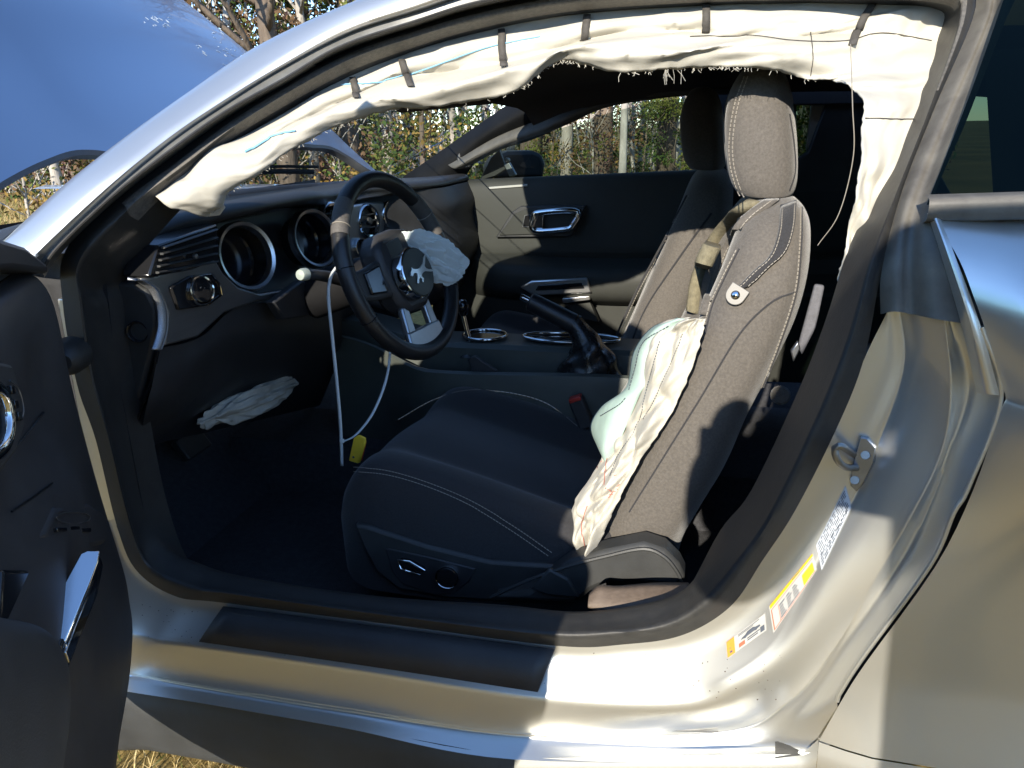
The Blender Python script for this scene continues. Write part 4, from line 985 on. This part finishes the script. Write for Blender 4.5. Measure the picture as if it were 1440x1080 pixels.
# tether straps
for pts in ([(497,112),(499,124),(502,140)], [(566,86),(570,102),(578,124)], [(706,44),(706,64),(709,96)], [(826,24),(824,40),(820,57)], [(992,9),(993,24),(994,44)], [(1226,8),(1212,32),(1196,64)]):
    c = onpath(ctt, pts, 10, .004, -.6)
    rows = [[p+Vector((-.0055, 0, 0)) for p in c], [p+Vector((0, -.001, 0)) for p in c], [p+Vector((.0055, 0, 0)) for p in c]]
    mesh('tether_strap', *grid(rows), M['strap'], curt, 60, solid=.0015)
ln = onpath(ctt, [(480,120),(540,114),(600,96),(680,68),(760,52)], 60, .0012, -.6)
tube('blue_line', ln, .0011, M['bluethread'], curt, 4)
ln = onpath(ctt, [(345,215),(380,194),(415,184)], 20, .002, -.6)
tube('blue_line', ln, .0016, M['bluethread'], curt, 4)
for pts in ([(970,52),(1050,50),(1120,58),(1190,58),(1240,46),(1310,58)], [(1140,45),(1143,80),(1140,108)], [(1216,166),(1250,167),(1285,168)]):
    tube('seam_thread', onpath(ctt, pts, 40, .0012, -.6), .0006, M['strap'], curt, 4)
# frayed threads along the cut
random.seed(12); gs = []
for k in range(190):
    i = random.choice([random.randint(int(nA*.30), int(nA*.74)), random.randint(int(nA*.43), int(nA*.5)), random.randint(int(nA*.55), int(nA*.66)), random.randint(int(nA*.1), int(nA*.3))])
    p = cut_edge[i].copy(); L = random.uniform(.002, .007)*(3.0 if int(nA*.58) < i < int(nA*.6) or int(nA*.52) < i < int(nA*.54) else 1)
    d = Vector((random.gauss(0, .5), random.gauss(0, .3), -1)).normalized()
    if i > nA*.74: d = Vector((-1, 0, random.gauss(0, .5))).normalized()
    m_ = p+d*L*.5+Vector((random.gauss(0, .001), 0, 0)); gs.append(tube_geo([p, m_, p+d*L+Vector((random.gauss(0, .002), 0, 0))], .0004, 3))
fr = mesh('frayed_edge', *merge(*gs), M['bag'], curt, 0); fr['kind'] = 'stuff'
tube('hanging_thread', catmull([U(1196, 62, Y=-.66), U(1199, 150, Y=-.66), U(1200, 220, Y=-.66), U(1180, 300, Y=-.66), U(1150, 345, Y=-.64)], 40), .0006, M['thread'], curt, 4)
# sun visor and dark headliner corner behind the curtain
slab('sun_visor', [U(a, b, X=.06) for a, b in [(540,152),(690,126),(700,146),(640,152),(560,160)]], (.02, 0, .004), M['headliner'], CAR, .006)

# ---- rear bench and belt
rows = []
for x, z in ((.98, .30), (.97, .42), (1.0, .47), (1.15, .46), (1.25, .50), (1.33, .7), (1.4, .88), (1.46, .9), (1.5, .85)):
    rows.append([Vector((x+.02*math.cos(y*9), y, z)) for y in [-.72+.06*k for k in range(25)]])
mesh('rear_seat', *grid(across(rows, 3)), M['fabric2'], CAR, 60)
slab('rear_belt', [U(a, b, Y=-.55) for a, b in [(1146,400),(1160,402),(1148,460),(1128,500),(1122,488)]], (0, .01, 0), M['strap2'], CAR, .003)
slab('belt_guide', [U(a, b, Y=-.6) for a, b in [(1112,494),(1122,480),(1126,490),(1116,510)]], (0, .01, 0), M['metal'], CAR, .002)
lathe('rear_belt_buckle', U(1098, 556, Y=-.5), (0, -1, .3), [(0, .01), (.012, .008), (.016, 0), (.016, -.01)], M['fabric'], CAR, 14)

# ---- the open door, swung out on its front hinges
DA = RAD(57); de = Vector((math.cos(DA), -math.sin(DA), 0)); dnm = Vector((math.sin(DA), math.cos(DA), 0)); DH = Vector((-.224, -.95, 0))
def UD(px, py, off=0):
    v = ray(px, py); t = ((DH-CAM).dot(dnm)+off)/v.dot(dnm); return CAM+v*t
def DL(s, z, off): return DH+de*s+dnm*off+Vector((0, 0, z))
# panel in door coordinates: s along the door, z up, off towards the cabin
SF = [(.29, .27), (.335, .24), (.354, .217), (.361, .118), (.377, .03), (.413, -.03), (.45, -.045), (.49, -.05), (.56, -.03), (.63, -.007), (.725, .016), (.82, .03), (.915, .013), (.955, .03), (.965, .035)]
OFF = {.29: -.05, .335: -.02, .354: -.012, .361: -.008, .377: -.004, .413: 0, .45: 0, .49: 0, .56: 0, .63: .0, .725: 0, .82: 0, .915: -.004, .955: -.012, .965: -.03}
def relief(s, z): return .02*math.exp(-((z-.69)/.06)**2)*sstep(.06, .2, s)-.018*math.exp(-((z-.80)/.05)**2)*sstep(.05, .15, s)+.006*sstep(.1, .3, s)
def trail(z): return .86+.2*sstep(.3, .95, z)
rows = []
for z, sf in SF:
    r = []
    for k in range(40):
        f = (k/39)**1.6; s_ = sf+(trail(z)-sf)*f
        r.append(DL(s_, z, OFF[z]+relief(s_-sf, z)-.012*sstep(.03, 0, s_-sf)))
    rows.append(r)
door = mesh('open_door', *grid(across(rows, 4), flip=True), M['plastic'], CAR, 55)
rows2 = []
for z, o in [(.275, -.09), (.33, -.12), (.6, -.14), (.85, -.14), (.95, -.11), (.975, -.05), (.967, -.03)]:
    rows2.append([DL(-.06+(trail(z)+.06)*k/20, z, o) for k in range(21)])
mesh('door_skin', *grid(across(rows2, 3)), M['silver'], door, 50)
fe = [[DL(sf, z, OFF[z]-.012) for z, sf in SF], [DL(sf-.012, z, -.05) for z, sf in SF], [DL(min(sf, .0)-.03, z, -.11) for z, sf in SF]]
mesh('door_front_edge', *grid(fe), M['rubber'], door, 40)
te = [[DL(trail(z), z, OFF[z]) for z, o in SF], [DL(trail(z), z, -.13) for z, o in SF]]
mesh('door_rear_edge', *grid(te), M['silver'], door, 40)
be = [[DL(.27+.59*k/10, .29, -.05) for k in range(11)], [DL(.2+.66*k/10, .275, -.09) for k in range(11)]]
mesh('door_bottom', *grid(be), M['rubber'], door, 40)
# raised tinted door glass, leaning inboard
gw = []
for z in (.955, 1.0, 1.06, 1.12, 1.18, 1.24, 1.3, 1.36, 1.4):
    s0 = .12+.5*(max(0, z-.97)); s1 = trail(.95)-.03-.35*(z-.955); gw.append([DL(s0+(s1-s0)*k/14, z, -.05+.34*(z-.97)) for k in range(15)])
mesh('door_glass', *grid(gw), M['doorglass'], door, 60)
dt = bvh(door)
def od(x, y, off=.0): return on(dt, x, y, off, -1.1)
slab('mirror_sail', [UD(a, b, .0) for a, b in [(-40,318),(0,334),(36,346),(66,370),(72,384),(20,378),(-40,382)]], dnm*-.06, M['plastic'], door, .008)
# arm rest pad, silhouette at its front
sil = [UD(a, b, .03) for a, b in [(-70,866),(-25,872),(20,878),(56,885),(80,902),(95,935),(96,985),(86,1045),(72,1100)]]
r0 = [p-dnm*.04-de*.03 for p in sil]; rr_ = [r0, [p-dnm*.01-de*.012 for p in sil], sil]
for st_, o_ in ((.03, .006), (.1, .01), (.22, .012), (.32, .002)): rr_.append([p+de*st_+dnm*o_ for p in sil])
mesh('armrest', *grid(across([dense(r, 5) for r in rr_], 4)), M['plastic2'], door, 60)
def q4(name, pts, o, m, b=.003, dp=.008): return slab(name, [UD(a, c, o) for (a, c) in pts], dnm*-dp, M[m], door, b)
pa = UD(128, 778, .04); pn = (Vector((.36, -.44, .82))+dnm*.12).normalized()
def on_plane(x, y, p0, n): v = ray(x, y); return CAM+v*((p0-CAM).dot(n)/v.dot(n))
slab('pull_handle', [on_plane(x, y, pa, pn) for x, y in [(113,778),(122,774),(141,774),(138,790),(126,822),(92,903),(84,904),(54,886)]], pn*-.006, M['chrome'], door, .0015)
q4('pull_side', [(140,776),(146,795),(138,838),(97,942),(86,907),(126,822)], .02, 'gloss')
q4('pull_trim', [(133,815),(137,818),(132,845),(98,932),(93,917)], .0235, 'chrome', .001, .004)
q4('switch_panel', [(60,756),(80,712),(125,706),(148,722),(150,764),(105,775)], .014, 'plastic', .006, .012)
mcs = [UD(103+24*math.cos(t), 728+8*math.sin(t), .0165) for t in [2*math.pi*k/28 for k in range(28)]]
tube('mirror_switch', mcs, .0007, M['metal'], door, 6, True)
for x, y in ((88,745),(106,743),(122,746)):
    q4('window_switch', [(x-7,y-3),(x+6,y-4),(x+7,y+2),(x-6,y+3)], .018, 'gloss', .001, .005)
q4('door_pocket', [(5,800),(38,800),(95,792),(66,835),(48,876),(0,876)], .012, 'gloss', .004)
q4('release_bezel', [(-30,520),(0,508),(18,512),(34,560),(36,600),(24,635),(0,668),(-30,690)], .014, 'plastic2', .004)
tube('release_handle', catmull([UD(a, b, .022) for a, b in [(-25,535),(-2,548),(9,575),(11,605),(3,630),(-20,650)]], 30), .006, M['chrome'], door, 8)
for x, y in ((19,548),(24,568),(29,585)):
    q4('memory_button', [(x-3,y-6),(x+2,y-6),(x+4,y+6),(x-1,y+6)], .018, 'gloss', .001, .005)
tube('lock_trim', catmull([UD(a, b, .0165) for a, b in [(14,535),(26,548),(33,575),(30,590)]], 20), .0008, M['metal'], door, 5)
for pts in ([(-5,650),(30,618),(60,580)], [(15,720),(45,700),(72,680)]):
    tube('panel_crease', catmull([od(a, b, .001) for a, b in pts], 20), .0012, M['gloss'], door, 5)
# hinge check and loom grommet in the gap
lathe('loom_grommet', U(94, 505, Y=-.90), (.5, -1, 0), [(0, .02), (.012, .02), (.02, .012), (.024, 0), (.026, -.03)], M['rubber'], CAR, 20)
slab('hinge_pillar', [U(a, b, Y=-.835) for a, b in [(80,420),(92,420),(116,545),(138,620),(165,740),(150,740),(120,640)]], (0, .02, 0), M['silver'], CAR, .002)
mesh('hinge_pillar_face', [U(a, b, Y=-.80) for a, b in [(40,400),(150,400),(190,760),(80,760)]], [(0, 1, 2, 3)], M['plastic'], CAR, 0)

# ------------------------------------------------------------------ loose things
def ribbon(path, wdt, m, name):
    side_ = Vector((wdt/2, 0, 0))
    rows = [[p-side_ for p in path], [p+Vector((0, -.0006, 0)) for p in path], [p+side_ for p in path]]
    return mesh(name, *grid(rows), m, None, 60, solid=.0014)
t1_ = catmull([U(a, b, Y=y) for a, b, y in [(476,372,-.50),(466,388,-.51),(462,415,-.52),(467,470,-.52),(474,540,-.52),(479,600,-.52),(481,655,-.52)]], 50)
z1 = ribbon(t1_, .0062, M['zip'], 'cable_tie'); recenter(z1, t1_[-1])
tag(z1, 'long white cable tie hanging straight down from the steering column', 'cable tie')
t2_ = catmull([U(a, b, Y=y) for a, b, y in [(549,492,-.40),(546,520,-.42),(538,550,-.45),(522,585,-.48),(500,612,-.505),(482,621,-.523)]], 40)
z2 = ribbon(t2_, .0052, M['zip'], 'cable_tie'); recenter(z2, t2_[-1])
tag(z2, 'curved white cable tie looping from the steering wheel bottom to the straight tie', 'cable tie')
hdm = box('tie_head', (0, 0, 0), (.008, .005, .008), M['zip'], z1, None, .001); hdm.location = U(481, 620, Y=-.525)-z1.location
ty = [U(a, b, Y=-.53) for a, b in [(497,616),(503,612),(511,616),(512,622),(503,652),(490,648)]]
yt = slab('key_tag', ty, (.004, .004, 0), M['yellow'], None, .0015); recenter(yt, ty[4])
tag(yt, 'small yellow tag tied to the cable ties below the steering wheel', 'tag')
e_ = lathe('eyelet', U(497, 643, Y=-.5315)-yt.location, (0, -1, 0), [(0, .0006), (.002, .0006), (.0024, 0)], M['ink'], yt, 12)
rb = slab('red_backing', [U(a, b, Y=-.522)-yt.location for a, b in [(506,620),(513,622),(507,648),(501,650)]], (.003, .003, 0), M['red'], yt, .001)

# ------------------------------------------------------------------ woods
M['barkpale'] = mat('pale bark', (.34, .31, .27), .9, 0, .8, 14, .3, 9, stretch=(1, 1, .25), dist=.02)
M['barkdark'] = mat('dark bark', (.13, .1, .075), .95, 0, .9, 12, .35, 8, stretch=(1, 1, .2), dist=.03)
M['barkred'] = mat('pine bark', (.24, .14, .085), .95, 0, .9, 9, .4, 6, stretch=(1, 1, .35), dist=.03)
def leafmat(n, c): 
    m = mat(n, c, .7, 0, 0, 10, .45, .9, spec=.2); b = m.node_tree.nodes['Principled BSDF']; return m
M['leafolive'] = leafmat('olive leaves', (.10, .115, .025)); M['leafgreen'] = leafmat('green leaves', (.05, .085, .02)); M['leafgold'] = leafmat('golden leaves', (.22, .145, .04))
M['leafbrown'] = leafmat('brown leaves', (.14, .085, .045)); M['leafred'] = leafmat('red brown leaves', (.10, .055, .045)); M['straw'] = leafmat('straw', (.42, .31, .13)); M['straw2'] = leafmat('pale straw', (.5, .4, .2)); M['blade'] = leafmat('green blade', (.13, .16, .035))
def rnd_dir(): 
    z = random.uniform(-1, 1); t = random.uniform(0, 6.283); q = math.sqrt(1-z*z); return Vector((q*math.cos(t), q*math.sin(t), z))
def leaf(vs, fs, p, sz, asp=.6, up=.3):
    a = (rnd_dir()+Vector((0, 0, up))).normalized(); b = a.cross(rnd_dir()); 
    b = b.normalized() if b.length > .01 else a.orthogonal()
    k = len(vs); a *= sz*.5; b *= sz*.5*asp; vs += [p-a, p+b*.9-a*.1, p+a, p-b*.9-a*.1]; fs.append((k, k+1, k+2, k+3))
def branchy(h, r, nb, spread, depth, seed, lean_=.04, first=.25, upw=.5):
    random.seed(seed); geos = []; tips = []
    def grow(p, d, L, r0, lev):
        n = 7 if lev == 0 else 5; pts = [p.copy()]; q = p.copy(); dd = d.copy()
        for i in range(n):
            dd = (dd+rnd_dir()*(.06 if lev == 0 else .22)+Vector((0, 0, .05 if lev else 0))).normalized(); q = q+dd*L/n; pts.append(q.copy())
        geos.append(tube_geo(pts, lambda t: r0*(1-.75*t)+.004, 7 if lev == 0 else (4 if lev == 1 else 3)))
        if lev >= depth: tips.extend(pts[2:]); return
        cnt = nb if lev == 0 else max(3, nb//2)
        for i in range(cnt):
            t = first+(1-first)*random.random() if lev == 0 else .25+.75*random.random()
            k = min(n-1, int(t*n)); bp = pts[k].lerp(pts[k+1], t*n-k)
            az = random.uniform(0, 6.283); side = Vector((math.cos(az), math.sin(az), 0))
            nd = (side*spread+dd*upw+Vector((0, 0, upw*.6))).normalized() if lev == 0 else (dd+rnd_dir()*.9).normalized()
            grow(bp, nd, L*(.42 if lev == 0 else .5)*(1.15-.6*t if lev == 0 else 1)*random.uniform(.7, 1.2), r0*(.38 if lev == 0 else .5)*(1-.5*t), lev+1)
        tips.append(pts[-1])
    grow(Vector((0, 0, -.1)), Vector((random.gauss(0, lean_), random.gauss(0, lean_), 1)).normalized(), h, r, 0)
    return merge(*geos), tips
def crown_geo(tips, per, sz, jit, seed, mix):
    random.seed(seed); vs, fs, ids = [], [], []
    for t in tips:
        for k in range(per):
            leaf(vs, fs, t+rnd_dir()*random.random()*jit, sz*random.uniform(.6, 1.4)); ids.append(random.choice(mix))
    return vs, fs, ids
def bush_geo(h, w, n, sz, seed, mix, clumps=26):
    random.seed(seed); vs, fs, ids = [], [], []; cl = []
    for k in range(clumps):
        z = random.random()**.8*h; rr = w*(1-.65*(z/h)**1.5)*math.sqrt(random.random()); t = random.uniform(0, 6.283)
        cl.append((Vector((rr*math.cos(t), rr*math.sin(t), z+.15)), random.uniform(.18, .42)*w, random.choice(mix)))
    for k in range(n):
        c, rad, mi = random.choice(cl); d = rnd_dir()*rad*(.35+.65*random.random())
        leaf(vs, fs, c+d, sz*random.uniform(.6, 1.4)); ids.append(mi if random.random() < .75 else random.choice(mix))
    return vs, fs, ids
LM = [M['leafolive'], M['leafgreen'], M['leafgold'], M['leafbrown'], M['leafred']]
def proto(name, trunk, barkm, crown):
    root = bpy.data.objects.new(name, None)
    t = bpy.data.meshes.new('trunk'); t.from_pydata([tuple(v) for v in trunk[0]], [], trunk[1]); t.materials.append(barkm)
    for p in t.polygons: p.use_smooth = True
    c = bpy.data.meshes.new('crown'); c.from_pydata([tuple(v) for v in crown[0]], [], crown[1])
    for m_ in LM: c.materials.append(m_)
    for p, i in zip(c.polygons, crown[2]): p.material_index = i
    return name, t, c
P_ = {}
for k in range(3):
    tr_, tips = branchy(6.2+.5*k, .075+.015*k, 11, 1.0, 2, 40+k); P_['pale', k] = proto('bare_tree', tr_, M['barkpale'], crown_geo(tips, 1, .07, .1, k, [3, 2, 3, 4]))
    tr_, tips = branchy(7+.4*k, .16+.02*k, 14, 1.1, 2, 60+k, first=.15); P_['oak', k] = proto('oak_tree', tr_, M['barkdark'], crown_geo(tips, 2, .09, .16, 10+k, [3, 3, 2, 4]))
    tr_, tips = branchy(9, .19, 10, 1.0, 1, 80+k, first=.5); P_['pine', k] = proto('pine_tree', tr_, M['barkred'], crown_geo(tips, 14, .16, .35, 20+k, [1, 1, 0]))
    tr_, tips = branchy(3.2, .05, 10, .8, 1, 90+k, first=.1); P_['bush', k] = proto('evergreen_bush', tr_, M['barkdark'], bush_geo(3.4+.5*k, 1.25, 5200, .075, 30+k, [0, 1, 0, 2][:3+k % 2]))
    tr_, tips = branchy(1.9, .018, 12, .9, 1, 120+k, first=.05); P_['brush', k] = proto('dry_shrub', tr_, M['barkpale'], bush_geo(1.7+.3*k, 1.0, 2200, .06, 50+k, [3, 4, 2, 3, 0]))
def plant(kind, k, px, dist, label, cat, group=None, scale=1.0, rot=None):
    v = ray(px, 179); h = Vector((v.x, v.y, 0)).normalized()
    p = Vector((CAM.x, CAM.y, 0))+h*dist; nm, t, c = P_[kind, k]
    e = bpy.data.objects.new(nm, None); COL.objects.link(e); e.location = p
    e.rotation_euler = (0, 0, rot if rot is not None else (px*.37+dist) % 6.283); e.scale = (scale,)*3
    for n_, me in (('trunk', t), ('crown', c)):
        o = bpy.data.objects.new(n_, me); COL.objects.link(o); o.parent = e
    return tag(e, label, cat, group)
G1 = 'bare trees beyond the car'
plant('oak', 0, 398, 11.5, 'thick brown trunk above the windscreen pillar, beside the hood edge', 'tree')
plant('pale', 0, 318, 13, 'slim pale tree just right of the raised hood, left of the thick trunk', 'tree')
plant('pine', 1, 452, 17, 'green pine above the roof rail, right of the thick trunk', 'tree')
plant('bush', 2, 345, 15, 'golden olive bush above the hood edge, under the thick trunk', 'bush', scale=1.25)
plant('pale', 1, 66, 10.5, 'pale leaning sapling seen through the gap under the hood', 'tree', scale=.7)
plant('oak', 1, 98, 14, 'dark trunk seen under the hood, right of the pale sapling', 'tree')
plant('bush', 0, 142, 11, 'yellow green bush under the hood beside the windscreen pillar', 'bush', scale=.75)
plant('brush', 0, 12, 10.5, 'reddish dry shrub under the hood at the left picture edge', 'shrub')
plant('brush', 1, 45, 12, 'brown dry shrub under the hood beside the pale sapling', 'shrub')
plant('brush', 2, 108, 12.5, 'tan dry shrub under the hood in front of the dark trunk', 'shrub')
plant('bush', 1, 592, 11.5, 'big olive green bush seen through the windscreen above the steering wheel', 'bush', scale=.95)
plant('pale', 2, 540, 13, 'forked pale trunk through the windscreen, left of the olive bush', 'tree')
plant('pale', 0, 640, 15, 'straight pale trunk through the windscreen beside the far pillar', 'tree', rot=2)
plant('oak', 2, 488, 15, 'dark oak through the windscreen behind the hood corner', 'tree')
plant('pale', 1, 436, 14, 'pale trunk through the windscreen above the wiper', 'tree', rot=1.2)
plant('brush', 0, 470, 12, 'brown brush through the windscreen beside the hood corner', 'shrub', scale=1.2)
plant('brush', 1, 400, 12, 'dry brush through the windscreen above the dashboard', 'shrub', scale=1.2)
plant('bush', 0, 508, 16, 'dark evergreen bush through the windscreen behind the hood corner', 'bush')
plant('oak', 0, 848, 12, 'thick trunk in the middle of the passenger window', 'tree', rot=3)
plant('pale', 2, 795, 13, 'slim pale trunk through the passenger window, left of the thick trunk', 'tree', rot=4)
plant('pale', 0, 875, 11, 'bent pale tree through the passenger window, right of the thick trunk', 'tree', rot=5, scale=.8)
plant('oak', 1, 938, 14, 'dark branching oak through the passenger window beside the headrests', 'tree', rot=2.2)
plant('oak', 2, 745, 13, 'dark branching oak through the passenger window above the wing mirror', 'tree', rot=.3)
plant('bush', 1, 775, 13, 'green bush through the passenger window beside the wing mirror', 'bush', scale=.55)
plant('bush', 2, 905, 12.5, 'green bush low in the passenger window, left of the headrests', 'bush', scale=.5)
plant('bush', 0, 960, 13, 'green bush low in the passenger window against the headrests', 'bush', scale=.6)
plant('brush', 2, 835, 11.5, 'tan brush low in the middle of the passenger window', 'shrub', scale=.8)
plant('bush', 1, 1145, 12, 'dark bush seen through the far rear quarter window', 'bush', scale=.8)
plant('pale', 1, 1060, 13, 'pale tree hidden mostly behind the headrests', 'tree', rot=2.9)
plant('brush', 1, 375, 15, 'rusty leaved brush above the pillar, left of the thick trunk', 'shrub', scale=2.1)
plant('brush', 0, 430, 15.5, 'brown leaved brush above the pillar, right of the thick trunk', 'shrub', scale=2.2)
plant('brush', 2, 300, 16, 'tawny leaved brush just over the raised hood edge', 'shrub', scale=2.2)
# the wood behind: one mass
random.seed(77); vs, fs, ids = [], [], []; geos = []
for k in range(230):
    px = random.uniform(-120, 1320); dist = random.uniform(17, 42); v = ray(px, 179); h = Vector((v.x, v.y, 0)).normalized(); p = Vector((CAM.x, CAM.y, 0))+h*dist
    hh = random.uniform(4, 9); q = p+Vector((random.gauss(0, .5), random.gauss(0, .5), hh)); r0 = random.uniform(.03, .13)
    geos.append(tube_geo([p, p.lerp(q, .5)+Vector((random.gauss(0, .2), 0, 0)), q], lambda t: r0*(1-.8*t), 5))
    for j in range(9):
        b = p.lerp(q, random.uniform(.1, 1)); geos.append(tube_geo([b, b+rnd_dir()*.6+Vector((0, 0, .4)), b+rnd_dir()*1.2+Vector((0, 0, 1.0))], lambda t: .03*(1-.8*t), 3))
wd = mesh('woods', *merge(*geos), M['barkpale'], None, 60); struct(wd, 'tangle of thin grey trunks behind the nearer trees', 'woods', 'stuff')
for k in range(15000):
    px = random.uniform(-150, 1350); dist = random.uniform(16, 40); v = ray(px, 179); h = Vector((v.x, v.y, 0)).normalized(); p = Vector((CAM.x, CAM.y, 0))+h*dist
    cl_ = noise.noise(Vector((p.x*.25, p.y*.25, 0)))
    z = abs(random.gauss(0, 1.3+1.2*max(0, cl_)))
    if random.random() < .06: z = random.uniform(0, 9)
    leaf(vs, fs, p+Vector((0, 0, z)), random.uniform(.08, .24)); ids.append(random.choice([3, 3, 0, 4, 2] if cl_ < .05 else [0, 1, 1, 2, 0]))
ud = mesh('undergrowth', vs, fs, None, None, 0, fidx=ids, mats=LM); struct(ud, 'brown and olive undergrowth filling the wood edge', 'undergrowth', 'stuff')
# open field edge on the photographer's side, far off
random.seed(5); vs, fs, ids = [], [], []
for k in range(5200):
    t = random.uniform(math.pi*.98, math.pi*2.05); d = random.uniform(55, 80); hh = 7+4*noise.noise(Vector((t*4, 0, 1)))
    z = random.random()**.8*hh; leaf(vs, fs, Vector((math.cos(t)*d, math.sin(t)*d, z)), random.uniform(.9, 2.0), .8); ids.append(random.choice([0, 1, 3, 3, 2]))
ff = mesh('treeline', vs, fs, None, None, 0, fidx=ids, mats=LM); struct(ff, 'distant tree line across the field', 'tree line', 'stuff')
# dry grass where the ground shows
random.seed(21); vs, fs, ids = [], [], []
def blades(n, fx, hmin, hmax, wdt):
    for k in range(n):
        p = fx(); hh = random.uniform(hmin, hmax); d = Vector((random.gauss(0, 1), random.gauss(0, 1), 0)); d = d.normalized() if d.length > 0 else Vector((1, 0, 0))
        sd = d.cross(Vector((0, 0, 1)))*wdt; bend = d*hh*random.uniform(.2, 1.3); i = len(vs)
        vs.extend([p-sd, p+sd, p+bend*.35+Vector((0, 0, hh*.6))+sd*.6, p+bend*.35+Vector((0, 0, hh*.6))-sd*.6, p+bend+Vector((0, 0, hh))])
        fs.extend([(i, i+1, i+2, i+3), (i+3, i+2, i+4)]); c = random.choice([0, 0, 1, 1, 0, 2]); ids.extend([c, c])
blades(16000, lambda: Vector((random.uniform(-1.3, .5), random.uniform(-1.5, .2), 0)), .015, .06, .0012)
def far_():
    px = random.uniform(-60, 260); d = random.uniform(4, 13); v = ray(px, 179); h = Vector((v.x, v.y, 0)).normalized(); return Vector((CAM.x, CAM.y, 0))+h*d
blades(14000, far_, .08, .4, .004)
gr = mesh('grass', vs, fs, None, None, 0, fidx=ids, mats=[M['straw'], M['straw2'], M['blade']]); struct(gr, 'dry straw coloured grass around the car', 'grass', 'stuff')

# ------------------------------------------------------------------ the photographer, standing behind the camera
M['jacket'] = mat('dark jacket cloth', (.05, .055, .07), .9, 0, .4, 60, .2, 20, dist=.006); M['jeans'] = mat('blue jeans', (.04, .06, .11), .9); M['skin'] = mat('skin', (.42, .25, .18), .55); M['hair'] = mat('dark hair', (.03, .02, .015), .6)
def skinned(name, nodes, edges, m, parent=None, sub=2):
    me = bpy.data.meshes.new(name); me.from_pydata([n_[0] for n_ in nodes], edges, []); o = bpy.data.objects.new(name, me); COL.objects.link(o); me.materials.append(m)
    sk_ = o.modifiers.new('skin', 'SKIN'); sk_.use_smooth_shade = True
    for v_, n_ in zip(me.skin_vertices[0].data, nodes): v_.radius = n_[1] if isinstance(n_[1], tuple) else (n_[1], n_[1])
    me.skin_vertices[0].data[0].use_root = True
    su = o.modifiers.new('sub', 'SUBSURF'); su.levels = sub; su.render_levels = sub
    if parent: o.parent = parent
    return o
bxp, byp = .94, -2.2
nd = [((0, 0, .95), (.185, .12)), ((0, .0, 1.12), (.2, .12)), ((0, .01, 1.32), (.25, .13)), ((0, .02, 1.43), (.10, .09)), ((0, .04, 1.52), .058), ((0, .07, 1.62), .095), ((0, .07, 1.70), .085),
      ((-.215, .02, 1.43), .072), ((-.37, .13, 1.02), .072), ((-.38, .26, 1.09), .05), ((-.37, .33, 1.12), .038),
      ((.215, .02, 1.43), .072), ((.3, .08, 1.2), .052), ((-.08, .26, 1.10), .042), ((-.27, .32, 1.09), .036),
      ((-.1, 0, .85), .10), ((-.13, .02, .5), .068), ((-.14, -.02, .1), .045), ((-.15, .1, .045), .04),
      ((.1, 0, .85), .10), ((.13, .02, .5), .068), ((.14, -.02, .1), .045), ((.15, .1, .045), .04)]
ed = [(0, 1), (1, 2), (2, 3), (3, 4), (4, 5), (5, 6), (2, 7), (7, 8), (8, 9), (9, 10), (2, 11), (11, 12), (12, 13), (13, 14), (0, 15), (15, 16), (16, 17), (17, 18), (0, 19), (19, 20), (20, 21), (21, 22)]
person = skinned('person', nd, ed, M['jacket']); person.location = (bxp, byp, 0); person.scale = (1.06, 1, 1.06)
tag(person, 'person in dark jacket taking the picture, whose shadow falls on the rear pillar', 'person')
for sgn, base_ in ((-1, (-.37, .34, 1.10)), (1, (-.26, .34, 1.10))):
    nodes = [(Vector(base_), .03), (Vector(base_)+Vector((0, .02, .04)), .03)]; eds = [(0, 1)]
    for j, (dx, L) in enumerate(((-.024, .05), (-.008, .06), (.008, .058), (.024, .045))):
        a_ = len(nodes); b_ = Vector(base_)+Vector((dx*sgn*.2, .02, .04+dx*.9)); nodes += [(b_, .0105), (b_+Vector((.02*-sgn, .025, 0)), .010), (b_+Vector((L*.9*-sgn, .022, 0)), .009)]; eds += [(1, a_), (a_, a_+1), (a_+1, a_+2)]
    a_ = len(nodes); b_ = Vector(base_)+Vector((.03*sgn*-1, .02, .02)); nodes += [(b_, .011), (b_+Vector((.015*-sgn, .03, .03)), .0095)]; eds += [(0, a_), (a_, a_+1)]
    skinned('hand', nodes, eds, M['skin'], person, 1)
ph = box('phone', (.585, -1.835, 1.165), (.15, .009, .072), M['gloss'], None, None, .004); tag(ph, 'black phone held up by the person taking the picture', 'phone')
